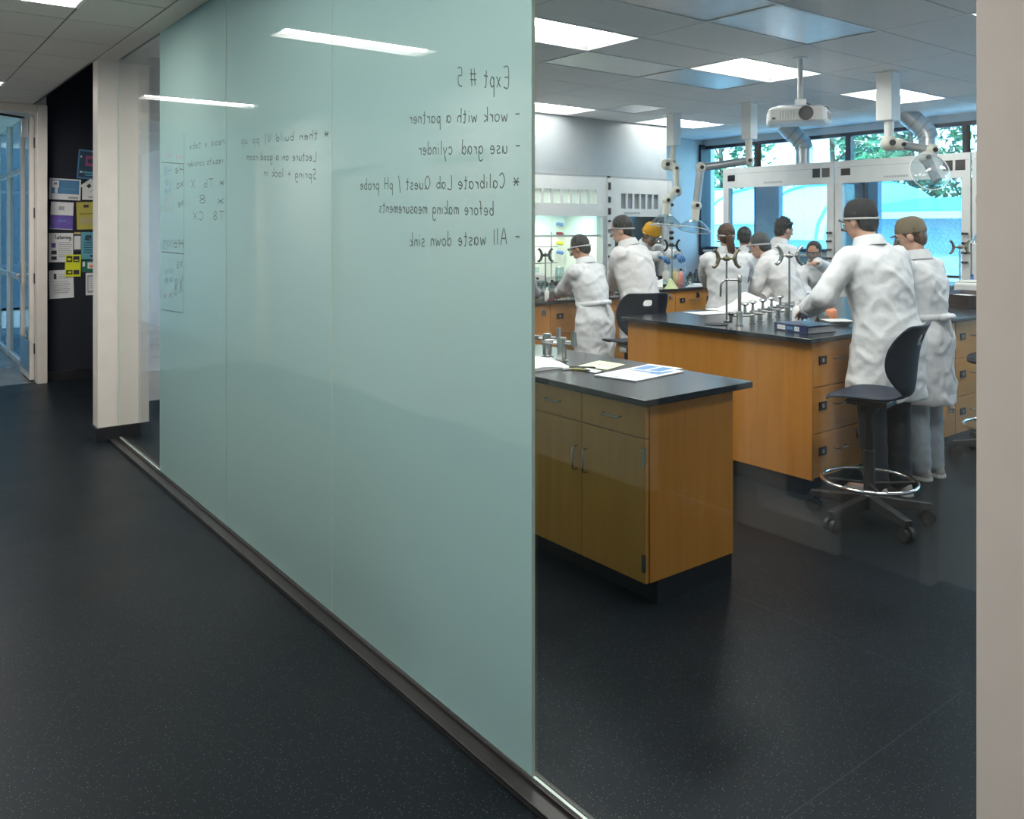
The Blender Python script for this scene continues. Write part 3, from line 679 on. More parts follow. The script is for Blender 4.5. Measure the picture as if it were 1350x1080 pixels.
# front cabinet (doors face the corridor, -x)
def door_cabinet(y0, y1, label, detail=True):
    X, ZT = 2.69, .88
    t = thing('base_cabinet', label, 'cabinet', (2.98, (y0 + y1) / 2, 0), group='maple door cabinets under the front worktop')
    bx(X + .02, y0, .1, 3.28, y1, ZT).build('carcass', M['woodz'], t, bevel=.0015)
    MB().box(X + .07, y0 + .004, 0, 3.275, y1, .1).build('toe_kick', M['kick'], t)
    ym = (y0 + y1) / 2; gp = .0025
    for k, (a, b) in enumerate(((y0 + .004, ym), (ym, y1 - .004))):
        d = bx(X, a + gp, .10, X + .019, b - gp, .727).build('door', M['woodv'], t, bevel=.0012)
        yh = b - .035 if k == 0 else a + .035
        handle(MB(), (X, yh, .557), (0, 0, 1), .11, (-1, 0, 0)).build('handle', M['steel'], d, smooth=True)
        yh = a if k == 0 else b
        for z in (.15, .615):
            h = MB(); yy = a + .012 if k == 0 else b - .012
            h.box(X - .007, yy - .010, z, X, yy + .010, z + .075); h.tube([(X - .006, yy, z), (X - .006, yy, z + .075)], .0065, 8)
            h.build('hinge', M['steel'], d)
        dr = bx(X, a + gp, .732, X + .019, b - gp, .872).build('drawer', M['woodd'], t, bevel=.0012)
        handle(MB(), (X, (a + b) / 2, .803), (0, 1, 0), .11, (-1, 0, 0)).build('handle', M['steel'], dr, smooth=True)
    return t
door_cabinet(2.54, 3.375, 'maple cabinet with two doors at the free end under the front worktop')
door_cabinet(3.379, 4.21, 'maple cabinet hidden behind the frosted glass under the front worktop')
tag(bx(2.645, 2.505, .88, 3.385, 4.3, .91).build('worktop', M['epoxy'], bevel=.003), 'black worktop with papers on the front cabinets', 'worktop')

def lock(mb, c, out, ax):
    c = Vector(c); o = Vector(out); a = Vector(ax)
    mb.rcone(c, .016, c + o * .022, .012, 8)
    mb.tube([c + o * .02 - a * .012, c + o * .025 - a * .012 - Vector((0, 0, .03)), c + o * .025 + a * .012 - Vector((0, 0, .03)), c + o * .02 + a * .012], .004, 6)
    return mb
def drawer_unit(x0, x1, yf, depth, label, group, zt=.943, rows=(.10, .375, .662, .943), hardware=True, seed=0, name='drawer_cabinet', d0=None):
    t = thing(name, label, 'drawer cabinet', ((x0 + x1) / 2, yf + depth / 2, 0), group=group)
    bx(x0, yf + .02, .1, x1, yf + depth, zt).build('carcass', M['woodz'], t, bevel=.001)
    bx(x0 + .002, yf + .07, 0, x1 - .002, yf + depth - .02, .1).build('toe_kick', M['kick'], t)
    R = random.Random(seed)
    for z0, z1 in zip(rows, rows[1:]):
        d = bx(x0 + .004, yf, z0 + .003, x1 - .004, yf + .019, z1 - .003).build('drawer', M['woodd'], t, bevel=.0012)
        if not hardware: continue
        zc = z0 + (z1 - z0) * .58
        lp = MB(); lp.box(x0 + .075, yf - .006, zc - .026, x0 + .155, yf, zc + .026)
        l = lp.build('label_holder', M['label_black'], d)
        bx(x0 + .105, yf - .0075, zc - .011, x0 + .127, yf - .006, zc + .011).build('card', M['print_grey'], d)
        handle(MB(), (x0 + .30, yf, zc), (1, 0, 0), .13, (0, -1, 0), .005, .03).build('handle', M['steel'], d, smooth=True)
        lk = lock(MB(), (x1 - .085, yf, zc + .05), (0, -1, 0), (1, 0, 0)).box(x1 - .105, yf - .005, zc + .015, x1 - .065, yf, zc + .085)
        lk.build('lock', M['blk'] if R.random() < .5 else M['steel'], d)
    return t
IL = ['first maple drawer cabinet at the near corner of the centre island', 'second maple drawer cabinet of the island, behind the navy stool', 'third maple drawer cabinet of the island, behind the man in the brown cap', 'fourth maple drawer cabinet of the island, right of the jeans', 'last maple drawer cabinet of the island before the beige wall edge', 'sixth island drawer cabinet past the wall edge', 'last island drawer cabinet next to the window hoods']
xs = [4.612, 5.22, 5.85, 6.48, 7.11, 7.74, 8.37, 9.0]
for k in range(7):
    drawer_unit(xs[k] , xs[k + 1] - .001, 2.98, .775, IL[k], 'maple drawer cabinets along the front of the centre island', hardware=k < 5, seed=k)
xb = [4.612, 5.85, 7.11, 9.0]
for k in range(3):
    drawer_unit(xb[k], xb[k + 1] - .001, 3.76, .77, ['island back cabinet behind the maple end panel', 'island back cabinet under the middle of the worktop', 'island back cabinet under the far end of the worktop'][k], 'maple cabinets along the back of the centre island', hardware=False)
tag(bx(4.59, 2.965, .1, 4.612, 4.53, .943).build('end_panel', M['woodz'], bevel=.0015), 'plain maple end panel of the centre island', 'panel')
tag(bx(4.599, 3.02, 0, 4.612, 4.5, .099).build('toe_kick', M['kick']), 'black kick board under the island end panel', 'kick board')
wt = tag(MB().prism([(4.55, 2.945), (9.05, 2.945), (9.05, 4.565), (4.55, 4.565)], .943, .972).build('worktop', M['epoxy'], bevel=.003), 'long black worktop of the centre island', 'worktop')
for k, (x0, x1) in enumerate(((4.0, 4.42), (4.42, 5.02), (5.02, 5.62), (5.62, 6.04))):
    drawer_unit(x0, x1, 5.95, .9, ['left bench maple cabinet behind the frosted glass', 'left bench maple cabinet at the frosted glass edge', 'left bench maple cabinet beside the belted lab coat', 'left bench maple cabinet between the two coats'][k], 'maple drawer cabinets of the left back bench', seed=k + 9)
tag(bx(3.96, 5.915, .943, 6.06, 6.9, .972).build('worktop', M['epoxy'], bevel=.003), 'black worktop of the left back bench', 'worktop')
for k, (x0, x1) in enumerate(((6.12, 6.63), (6.63, 7.16), (7.16, 7.62), (7.62, 8.22))):
    drawer_unit(x0, x1, 6.33, .70, ['right back bench maple cabinet hidden by the blurred coat', 'right back bench maple cabinet beside the stool back', 'right back bench maple cabinet under the bottles', 'right back bench maple cabinet beside the ponytail'][k], 'maple drawer cabinets of the right back bench', rows=(.1, .42, .68, .943), seed=k + 20)
tag(bx(6.08, 6.30, .943, 8.25, 7.06, .972).build('worktop', M['epoxy'], bevel=.003), 'black worktop of the right back bench', 'worktop')

# ------------------------------------------------------------------ fume hoods
def knob_row(mb, c, out):
    mb.rcone(c, .012, Vector(c) + Vector(out) * .03, .016, 8); return mb
# back wall hoods: front at y 8.1
def back_hood(x0, x1, lit, label, nslot, sx0, sx1, zs0, zs1):
    t = thing('fume_hood', label, 'fume hood', ((x0 + x1) / 2, 8.55, 0), group='white fume hoods on the back wall')
    yf, yb, zt = 8.1, 9.0, 2.32
    zo = 1.80
    p = MB()
    # facia with openings for the louvre slots
    n = nslot; pitch = (sx1 - sx0) / n
    p.box(x0, yf, zs1, x1, yf + .03, zt); p.box(x0, yf, zo, x1, yf + .03, zs0)
    p.box(x0, yf, zs0, sx0, yf + .03, zs1); p.box(sx1, yf, zs0, x1, yf + .03, zs1)
    for k in range(n): p.box(sx0 + pitch * (k + .78), yf, zs0, sx0 + pitch * (k + 1) if k < n - 1 else sx1, yf + .03, zs1)
    p.build('facia', M['hood'], t)
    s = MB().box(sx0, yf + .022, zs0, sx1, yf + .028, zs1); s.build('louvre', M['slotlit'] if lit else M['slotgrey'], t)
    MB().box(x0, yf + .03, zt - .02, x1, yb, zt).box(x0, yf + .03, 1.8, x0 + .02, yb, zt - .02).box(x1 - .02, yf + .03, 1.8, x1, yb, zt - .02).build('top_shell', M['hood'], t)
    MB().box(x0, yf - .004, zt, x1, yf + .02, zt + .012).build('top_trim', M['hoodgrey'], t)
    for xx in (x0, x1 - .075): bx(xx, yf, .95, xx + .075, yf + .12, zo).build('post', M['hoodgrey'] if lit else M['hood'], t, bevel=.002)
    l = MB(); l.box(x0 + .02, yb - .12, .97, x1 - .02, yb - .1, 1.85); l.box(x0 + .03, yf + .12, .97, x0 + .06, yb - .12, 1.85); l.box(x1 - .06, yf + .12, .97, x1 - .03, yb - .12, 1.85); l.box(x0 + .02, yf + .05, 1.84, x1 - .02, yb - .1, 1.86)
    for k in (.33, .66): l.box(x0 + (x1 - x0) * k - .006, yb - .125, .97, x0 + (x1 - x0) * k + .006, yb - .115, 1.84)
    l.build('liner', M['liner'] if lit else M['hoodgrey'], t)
    if lit: bx(x0 + .25, yf + .25, 1.825, x1 - .25, yf + .45, 1.838).build('hood_lamp', M['lamp_h'], t)
    MB().box(x0 + .075, yf + .05, 1.30 if not lit else 1.55, x1 - .075, yf + .056, zo + .05).build('sash', M['hoodglass'], t)
    bx(x0 + .075, yf + .045, 1.28 if not lit else 1.53, x1 - .075, yf + .062, 1.31 if not lit else 1.555).build('sash_rail', M['hoodgrey'], t)
    bx(x0, yf - .02, .92, x1, yb, .97).build('work_surface', M['epoxy'], t)
    bx(x0, yf + .03, .1, x1, yb, .92).build('base', M['hood'], t)
    bx(x0 + .25, yf - .003, 1.835, x0 + .55, yf, 1.86).build('name_plate', M['hoodgrey'], t)
    bx(x1 - .16, yf - .004, 1.86, x1 - .06, yf, 1.98).build('notice', M['paper'], t)
    for k, (m2) in enumerate((M['liqb'], M['red'], M['neon'], M['liqb'])):
        if lit: MB().rcone((x1 - .22, yf + .75, 1.7 - k * .13), .02, (x1 - .2, yf + .68, 1.69 - k * .13), .026, 10).build('valve_knob', m2, t, smooth=True)
    return t
back_hood(6.02, 7.815, True, 'white fume hood lit inside with nine pale green louvres', 10, 6.10, 7.665, 1.96, 2.14)
back_hood(7.89, 9.0, False, 'dim white fume hood with six grey louvres behind the yellow beanie', 6, 8.08, 8.84, 1.905, 2.11)
t = thing('service_post', 'white service post with black controls between the back hoods', 'service post', (7.85, 8.15, 0))
bx(7.818, 8.09, 0, 7.887, 8.2, 2.3).build('post', M['hood'], t)
for z, hh in ((2.15, .1), (1.98, .08), (1.82, .09), (1.72, .03), (1.58, .03), (1.4, .03), (1.25, .03)):
    bx(7.828, 8.08, z, 7.872, 8.09, z + hh).build('control', M['blk'], t)
t = thing('service_post', 'white service post with black knobs at the blue corner', 'service post', (9.04, 8.15, 0))
bx(9.004, 8.09, 0, 9.075, 8.2, 2.3).build('post', M['hood'], t)
for z in (2.1, 1.97, 1.7, 1.58, 1.5, 1.41, 1.3): MB().rcone((9.04, 8.09, z), .02, (9.04, 8.05, z), .024, 8).build('control', M['blk'], t)
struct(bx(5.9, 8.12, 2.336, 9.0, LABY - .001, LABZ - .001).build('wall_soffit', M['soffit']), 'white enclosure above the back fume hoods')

def window_hood(y0, y1, label, sash_z, col=(.06, .47)):
    t = thing('fume_hood', label, 'fume hood', (10.4, (y0 + y1) / 2, 0), group='glass backed fume hoods along the windows')
    xf, xb, zt, zb = 10.0, 10.82, 2.51, 2.22
    MB().box(xf, y0 + .004, zb, xf + .03, y1 - .004, zt).build('facia', M['hood'], t, bevel=.003)
    bx(xf - .002, y0 + .02, zt - .085, xf, y1 - .02, zt - .08).build('facia_joint', M['hoodgrey'], t)
    MB().box(xf + .03, y0 + .01, zt - .03, xb, y1 - .01, zt).build('top_shell', M['hood'], t)
    for yy in (y0 + .004, y1 - .104):
        bx(xf, yy, .95, xf + .1, yy + .1, zb).build('post', M['hood'], t, bevel=.003)
        bx(xb - .08, yy + .02, .95, xb, yy + .08, zt - .03).build('rear_post', M['tealpanel'], t)
        for z in (1.25, 1.36, 1.47, 1.58) if yy == y0 + .004 else ():
            for s in (.03, .07): MB().rcone((xf, yy + s, z), .012, (xf - .035, yy + s, z), .017, 8).build('valve_knob', M['blk'], t)
    a, b = y1 - col[0], y1 - col[1]
    bx(xb - .12, b, .97, xb - .02, a, zt - .03).build('exhaust_column', M['daylit_pier'], t)
    bx(xf + .06, y0 + .104, sash_z, xf + .066, y1 - .104, zb + .02).build('sash', M['hoodglass'], t)
    bx(xf + .05, y0 + .104, sash_z - .03, xf + .08, y1 - .104, sash_z).build('sash_rail', M['blk'] if sash_z < 1.2 else M['hoodgrey'], t)
    MB().box(xf + .12, y0 + .03, .97, xb - .06, y0 + .036, zb).box(xf + .12, y1 - .036, .97, xb - .06, y1 - .03, zb).box(xb - .012, y0 + .03, .97, xb - .006, y1 - .03, zt - .04).build('glass_shell', M['hoodglass'], t)
    bx(xf - .03, y0, .92, xb, y1 - .002, .97).build('work_surface', M['epoxy'], t)
    bx(xf + .02, y0, 0, xb, y1 - .002, .92).build('base', M['hood'], t)
    bx(xf - .003, y1 - .22, zb + .1, xf, y1 - .09, zb + .19).build('display', M['blk'], t)
    bx(xf - .003, y0 + .34, zb + .1, xf, y0 + .44, zb + .2).build('notice', M['paper'], t)
    for k in (.2, .06): bx(xf - .003, y0 + k, zb + .09, xf, y0 + k + .11, zb + .21).build('control', M['blk'], t)
    mb = MB(); ym = (y0 + y1) / 2
    for k in range(9): mb.box(xf - .002, ym + .16 - k * .035, zb + .045, xf, ym + .185 - k * .035, zb + .07)
    mb.build('name_plate', M['hoodgrey'], t)
    return t
window_hood(6.14, 7.93, 'long glass backed fume hood left of the grey haired heads', 1.29)
window_hood(4.43, 6.13, 'glass backed fume hood behind the man in the charcoal cap', 1.09, (.06, .2))
window_hood(2.72, 4.42, 'glass backed fume hood cut off by the beige wall edge', 1.2)
# ducts above the window hoods
def duct(y, label):
    t = thing('exhaust_duct', label, 'duct', (10.42, y, 2.51), group='galvanised exhaust ducts above the window hoods')
    r = .115
    MB().tube([(10.42, y, 2.51), (10.42, y, 2.76)], r, 24).build('duct_pipe', M['duct'], t, smooth=True)
    MB().tube([(10.42, y, 2.75), (10.41, y + .02, 2.83), (10.36, y + .09, 2.93), (10.30, y + .17, 3.02), (10.27, y + .22, 3.09)], r * 1.03, 24).build('elbow', M['duct'], t, smooth=True)
    for k, (p, q) in enumerate((((10.42, y, 2.745), (10.42, y, 2.765)), ((10.412, y + .012, 2.80), (10.408, y + .024, 2.82)), ((10.385, y + .05, 2.872), (10.373, y + .068, 2.89)), ((10.34, y + .117, 2.958), (10.328, y + .135, 2.976)))):
        MB().tube([p, q], r * 1.08, 24).build('band', M['greyp'], t, smooth=True)
    return t
duct(6.85, 'galvanised duct with bent elbow behind the white projector')
duct(5.12, 'galvanised duct with bent elbow behind the right extraction arm')
struct(bx(1.5, 10.4, 0, 1.56, 11.4, 3.1).build('wall_far', M['wall']))

# ================================================================== CEILING EQUIPMENT
def dome(c, r, h, mx=None):
    prof = [(.028, h), (.05, h * .96), (r * .55, h * .72), (r * .85, h * .35), (r, 0), (r * 1.02, -.004), (r * .99, -.006), (r * .97, 0), (r * .82, h * .34), (r * .52, h * .70), (.03, h * .95)]
    return MB().lathe(prof, c, 28, mx, cap=False)
def extraction(base, zbox, pts, rads, dome_c, dome_mx, label, r=.19, h=.12, cols=None, w=.13):
    t = thing('extraction_arm', label, 'extraction arm', (base[0], base[1], LABZ), group='jointed fume extraction arms hanging from the ceiling')
    b = Vector((base[0], base[1], 0))
    MB().cbox((b.x, b.y, LABZ - .004), w * 1.55, w * 1.55, .008, 0).build('ceiling_plate', M['white'], t)
    MB().cbox((b.x, b.y, (LABZ - .008 + zbox) / 2), w, w, LABZ - .008 - zbox, 0).build('column', M['white'], t, bevel=.008)
    for i in range(len(pts) - 1):
        p, q = pts[i], pts[i + 1]
        MB().tube([p, q], rads[i], 16).build('arm_tube', M[cols[i]] if cols else M['cream'], t, smooth=True)
    for i in range(1, len(pts) - 1):
        j = MB().ell(pts[i], (rads[i] * 1.38,) * 3); d = RT.cross(Vector((0, 0, 1)))
        o = j.build('joint', M['cream'], t, smooth=True)
        n = FW * -1
        MB().tube([Vector(pts[i]) + n * rads[i] * 1.2, Vector(pts[i]) + n * (rads[i] * 1.2 + .016)], rads[i] * .5, 14).build('joint_knob', M['blk'], o, smooth=True)
    dome(dome_c, r, h, dome_mx).build('hood_dome', M['plastic_clear'], t, smooth=True)
    rr = [Vector((math.cos(2 * PI * k / 28) * r * 1.0, math.sin(2 * PI * k / 28) * r * 1.0, -.002)) for k in range(28)]
    if dome_mx is not None: rr = [dome_mx @ p for p in rr]
    MB().tube([p + Vector(dome_c) for p in rr], .005, 8, closed=True).build('dome_rim', M['white'], t, smooth=True)
    return t
b1 = onz(888, 150, LABZ); d1 = 10.59
q = lambda px, py, dd=0: at(px, py, d1 + dd)
extraction(b1, 2.67, [q(888, 190), q(886, 214), q(879, 217, -.2), q(891, 222, -.25), q(892, 252, -.4), q(880, 264, -.5), q(878, 283, -.5)], [.035, .045, .05, .04, .05, .045], q(878, 297, -.5), Matrix.Rotation(.1, 3, 'Y'), 'cream extraction arm hanging nearest the yellow beanie', .19, .14)
b2 = onz(988, 136, LABZ); d2 = 9.69
q = lambda px, py, dd=0: at(px, py, d2 + dd)
extraction(b2, 2.665, [q(987, 182), q(987, 212), q(924, 221), q(918, 271), q(916, 292)], [.04, .045, .045, .045], q(915, 303), Matrix.Rotation(.25, 3, 'Y'), 'extraction arm reaching left in front of the first window', .19, .12, ['cream', 'greyp', 'greyp', 'cream'])
b3 = onz(1171, 95, LABZ); d3 = 7.75
q = lambda px, py, dd=0: at(px, py, d3 + dd)
m3 = Matrix.Rotation(math.radians(70), 3, RT)
extraction(b3, 2.63, [q(1172, 158), q(1172, 189), q(1188, 191, -.05), q(1229, 198, -.2), q(1220, 208, -.25), q(1236, 238, -.35)], [.042, .055, .038, .042, .042], q(1226, 226, -.5), m3, 'extraction arm with clear round shield facing the viewer, right of the projector', .17, .07, ['white', 'cream', 'greyp', 'cream', 'greyp'], .155)
b4 = onz(1345, 110, LABZ); d4 = 7.6
q = lambda px, py, dd=0: at(px, py, d4 + dd)
extraction(b4, 2.6, [Vector((b4.x, b4.y, 2.62)), q(1345, 193), q(1300, 196), q(1299, 262), q(1306, 282), q(1308, 298)], [.042, .042, .045, .06, .045], q(1308, 317), Matrix.Rotation(-.2, 3, 'Y'), 'extraction arm half hidden by the beige wall edge', .17, .13, ['white', 'cream', 'greyp', 'cream', 'cream'])
# projector: front turned towards the viewer's left
pb = onz(1055, 76, LABZ)
t = thing('projector', 'white ceiling projector on a pole', 'projector', (pb.x, pb.y, LABZ), 0, local=True)
def pmx(ang): return Matrix.Rotation(ang, 4, 'Z')
ang = math.radians(-14) - TH            # local -y is the lens side
R4 = pmx(ang)
zb, zt = -.56, -.435
PS = 1.32
pv = lambda x, y, z: R4 @ Vector((x * PS, y * PS, z))
hb = MB()
out = [(-.20, -.12), (-.19, -.15), (.12, -.15), (.14, -.13), (.20, .12), (.18, .15), (-.18, .15), (-.20, .13)]
hb.loft([[pv(x * s, y * s, z) for x, y in out] for z, s in ((zb, .93), (zb + .015, 1), (zt - .02, 1), (zt, .9))])
hb.build('case', M['white'], t, bevel=.004)
MB().loft([[pv(x * s, y * s, z) for x, y in out] for z, s in ((zt + .0005, .86), (zt + .018, .7))]).build('top_cover', M['greyp'], t)
pole = MB().tube([(0, 0, -.01), (0, 0, -.36)], .023, 16); pole.build('pole', M['white'], t, smooth=True)
MB().tube([(0, 0, 0), (0, 0, -.012)], .06, 20).build('ceiling_flange', M['white'], t)
MB().cbox((0, 0, -.385), .09, .09, .06, ang).cbox((0, 0, -.42), .16, .12, .015, ang).build('mount', M['alu'], t, bevel=.004)
lc = pv(.02, -.151, (zb + zt) / 2 + .004)
nd = (pv(0, -1, 0) - pv(0, 0, 0)).normalized()
ln = MB().tube([lc + nd * -.03, lc + nd * .018], .058, 28).build('lens_ring', M['blk'], t, smooth=True)
MB().ell(lc + nd * .016, (.034, .034, .034)).build('lens', M['hoodglass'], ln, smooth=True)
v = MB()
for k in range(6): v.loft([[pv(-.135 + k * .016, -.1535, zb + .025), pv(-.127 + k * .016, -.1535, zb + .025), pv(-.127 + k * .016, -.1535, zt - .03), pv(-.135 + k * .016, -.1535, zt - .03)], [pv(-.135 + k * .016, -.150, zb + .025), pv(-.127 + k * .016, -.150, zb + .025), pv(-.127 + k * .016, -.150, zt - .03), pv(-.135 + k * .016, -.150, zt - .03)]])
v.build('front_vent', M['greyp'], t)
v = MB()
for k in range(8):
    f = .25 + k * .075; x, y = .14 + .06 * f + .003, -.13 + .25 * f
    v.cbox(pv(x, y, (zb + zt) / 2), .006, .009, .06, ang)
v.build('side_vent', M['greyp'], t)
MB().cbox(pv(-.17, -.152, zb + .03), .025, .006, .016, ang).build('sensor', M['blk'], t)
MB().tube([pv(.05, .1, zt + .01), pv(.12, .08, zt + .035), pv(.16, .02, zt + .02), pv(.17, .0, zt - .005)], .006, 8).tube([(0.03, 0, -.36), pv(.06, .06, zt + .05), pv(.14, .09, zt + .02)], .005, 8).build('cable', M['blk'], t)

# ================================================================== STOOLS
def shell(profile, thick=.011, hole=None):
    """profile: list of (y, z, half width, side lift, edge curl)"""
    mb = MB(); nu = 12; rows = []
    for i, (y, z, w, cy, cz) in enumerate(profile):
        row = []
        for k in range(nu + 1):
            u = -1 + 2 * k / nu
            row.append(mb.bm.verts.new((w * u, y + cy * u * u, z + cz * u * u)))
        rows.append(row)
    for i in range(len(rows) - 1):
        for k in range(nu):
            if hole and i in hole[0] and k in hole[1]: continue
            mb._f([rows[i][k], rows[i][k + 1], rows[i + 1][k + 1], rows[i + 1][k]])
    return mb
def make_stool(label, loc, rz, lift=0, ring_z=.185):
    t = thing('lab_stool', label, 'stool', loc, rz, group='navy plastic lab stools on chrome foot rings', local=True)
    seat = [(.225, .622, .13, -.05, 0), (.21, .635, .18, -.03, 0), (.17, .648, .215, -.01, .004), (.10, .652, .228, 0, .014), (.0, .650, .228, 0, .02), (-.09, .650, .215, 0, .018), (-.15, .652, .185, .004, .014), (-.19, .662, .135, .01, .01), (-.212, .68, .095, .015, .004)]
    seat = [(a, b + lift, c, d, e) for a, b, c, d, e in seat]
    s = shell(seat).build('seat', M['shell'], t, smooth=True, solid=.014, sub=1)
    back = [(-.206, .668, .085, .01, .01), (-.222, .69, .10, .02, .0), (-.232, .73, .155, .05, .0), (-.236, .79, .205, .085, 0), (-.242, .86, .225, .10, 0), (-.252, .93, .226, .095, 0), (-.262, .965, .223, .085, 0), (-.268, .985, .220, .08, 0), (-.276, 1.01, .214, .07, 0), (-.292, 1.05, .196, .05, 0), (-.304, 1.07, .17, .035, 0)]
    back = [(a, b + lift, c, d, e) for a, b, c, d, e in back]
    b = shell(back, hole=({6, 7}, {5, 6})).build('backrest', M['shell'], t, smooth=True, solid=.014, sub=1)
    MB().box(-.09, -.12, .60 + lift, .09, .10, .63 + lift).lathe([(.05, .56 + lift), (.06, .60 + lift)], n=16).build('seat_mount', M['blk'], t, bevel=.004)
    MB().tube([(.06, .02, .59 + lift), (.19, .05, .585 + lift), (.22, .05, .585 + lift)], .007, 8).build('lever', M['blk'], t)
    MB().lathe([(.036, .12), (.036, .16), (.03, .17), (.03, .40), (.022, .405), (.022, .58 + lift)], n=18).build('column', M['blkr'], t, smooth=True)
    h = MB().lathe([(.05, .085), (.055, .10), (.045, .15), (.036, .16)], n=18)
    h.build('hub', M['blk'], t, smooth=True)
    for k in range(5):
        a = 2 * PI * k / 5 + .3; c, sn = math.cos(a), math.sin(a)
        l = MB(); rings = []
        for rr, w, z0, z1 in ((.03, .034, .085, .155), (.16, .031, .085, .138), (.33, .026, .084, .118)):
            rings.append([(c * rr - sn * w, sn * rr + c * w, z0), (c * rr + sn * w, sn * rr - c * w, z0), (c * rr + sn * w * .7, sn * rr - c * w * .7, z1), (c * rr - sn * w * .7, sn * rr + c * w * .7, z1)])
        g1 = l.loft(rings).build('leg', M['blk'], t, bevel=.004)
        w = MB(); p = Vector((c * .31, sn * .31, .038)); ax = Vector((-sn, c, 0))
        w.tube([p - ax * .03, p - ax * .008], .037, 16).tube([p + ax * .008, p + ax * .03], .037, 16)
        w.tube([p + Vector((0, 0, .01)), p + Vector((0, 0, .055))], .010, 8)
        w.tube([p + ax * -.009, p + ax * .009], .022, 12)
        w.build('caster', M['blkr'], g1, smooth=True)
    ring = [(.25 * math.cos(2 * PI * k / 40), .25 * math.sin(2 * PI * k / 40), ring_z) for k in range(40)]
    r = MB().tube(ring, .011, 10, closed=True).build('foot_ring', M['chrome'], t, smooth=True)
    for k in range(4):
        a = PI / 2 * k + .5
        MB().tube([(.03 * math.cos(a), .03 * math.sin(a), ring_z - .015), (.247 * math.cos(a), .247 * math.sin(a), ring_z)], .008, 8).build('spoke', M['blk'], r)
    return t
# local +y of the stool is its front; RT is the picture's right
def face(v): return math.atan2(v.y, v.x) - PI / 2
fl = face(-RT * .76 + FW * .65)
st = make_stool('navy stool turned left on its chrome foot ring before the island drawers', Vector((at(1146, 300, 4.72).x, at(1146, 300, 4.72).y, 0)), fl, .062, .235)
s2 = at(834, 300, 6.97); make_stool('navy stool seen from behind at the left end of the island', Vector((s2.x, s2.y, 0)), face(FW * .9 - RT * .3), .06)
p = onz(1322, 606, 0); dup(st, Vector((p.x, p.y, 0)), face(-RT + FW * .2), 'navy stool cut off by the beige wall edge at the right')

# ================================================================== BENCH ITEMS
ZI = .972
def ring_stand(p, h, label, ang=0, w=.19, g='burette stands with double clamps', mt='brass'):
    t = thing('burette_stand', label, 'stand', p, group=g)
    p = Vector(p); top = p + Vector((0, 0, h))
    MB().lathe([(.02, 0), (.02, .012), (.011, .016)], p, 14).build('socket', M['steel'], t, smooth=True)
    MB().tube([p + Vector((0, 0, .01)), top + Vector((0, 0, .03))], .0075, 10).build('rod', M['steel'], t, smooth=True)
    d = (RT * math.cos(ang) + FW * math.sin(ang)); u = Vector((0, 0, 1))
    c = MB()
    c.rcone(top - d * .012, .017, top + d * .012, .017).tube([top - d * w * .36, top + d * w * .36], [.008, .008], 8)
    for s in (-1, 1):
        e = top + d * s * w * .34
        c.chain([e + d * s * .022 + u * .062, e + d * s * .004 + u * .035, e - d * s * .006, e + d * s * .006 - u * .04, e + d * s * .026 - u * .062], [.011, .013, .016, .013, .011], 8)
        c.rcone(e + d * s * .022 + u * .062, .010, e + d * s * .034 + u * .058, .007, 8)
        c.rcone(e + d * s * .026 - u * .062, .010, e + d * s * .038 - u * .058, .007, 8)
    c.rcone(top - FW * .02, .010, top - FW * .045, .014, 8)
    c.build('double_clamp', M[mt], t, smooth=True)
    return t
ring_stand(Vector((4.904, 3.854, ZI)), .455, 'burette stand with bronze double clamp left of the island faucet', .1, mt='brass')
ring_stand(Vector((5.188, 3.53, ZI)), .48, 'burette stand with grey double clamp behind the binder', -.1, .17, mt='steel')
ring_stand(Vector((8.75, 3.98, ZI)), .48, 'burette stand with double clamp left of the white box', 0, .2, mt='brass')
ring_stand(Vector((7.43, 6.62, ZI)), .47, 'dark burette stand in front of the blue corner wall', 0, .17, mt='blk')
ring_stand(Vector((5.03, 6.42, ZI)), .44, 'burette stand at the edge of the frosted glass', .2, .18, mt='brass')
ring_stand(Vector((6.72, 6.62, ZI)), .36, 'burette stand in front of the person in the yellow beanie', .3, .14, mt='steel')
ring_stand(Vector((5.42, 6.5, ZI)), .40, 'thin stand beside the belted lab coat', .2, .12, mt='blk')

def turret(p, label, s=1, d=None, group='nickel gas turrets in a row on the island', knob=True):
    t = thing('gas_turret', label, 'gas valve', p, group=group)
    p = Vector(p); d = (d or (RT * .95 - FW * .3)).normalized(); b = -d; u = Vector((0, 0, 1))
    MB().lathe([(.024 * s, 0), (.024 * s, .006), (.0185 * s, .010), (.0185 * s, .085 * s), (.016 * s, .092 * s)], p, 18).build('post', M['steel'], t, smooth=True)
    c = p + u * .072 * s
    n = MB().tube([c + d * .015 * s, c + d * .04 * s, c + d * .042 * s, c + d * .085 * s], [.010 * s, .010 * s, .0075 * s, .0045 * s], 10)
    n.build('nozzle', M['steel'], t, smooth=True)
    e = c + b * .05 * s
    MB().tube([c, e], .009 * s, 10).tube([e + u * -.012 * s, e + u * .045 * s], [.013 * s, .009 * s], 10).build('valve_body', M['steel'], t, smooth=True)
    if knob:
        k = MB().lathe([(.006 * s, .04 * s), (.009 * s, .05 * s), (.03 * s, .064 * s), (.026 * s, .074 * s), (.008 * s, .08 * s)], e, 14)
        k.build('knob', M['steel'], t, smooth=True)
    return t
TL = ['gas turret nearest the island faucet', 'second gas turret from the faucet', 'middle gas turret of the island row', 'fourth gas turret from the faucet', 'last gas turret, beside the grey double clamp']
for k, pp in enumerate(((4.97, 3.682), (5.135, 3.738), (5.32, 3.786), (5.506, 3.843), (5.70, 3.90))): turret((pp[0], pp[1], ZI), TL[k])
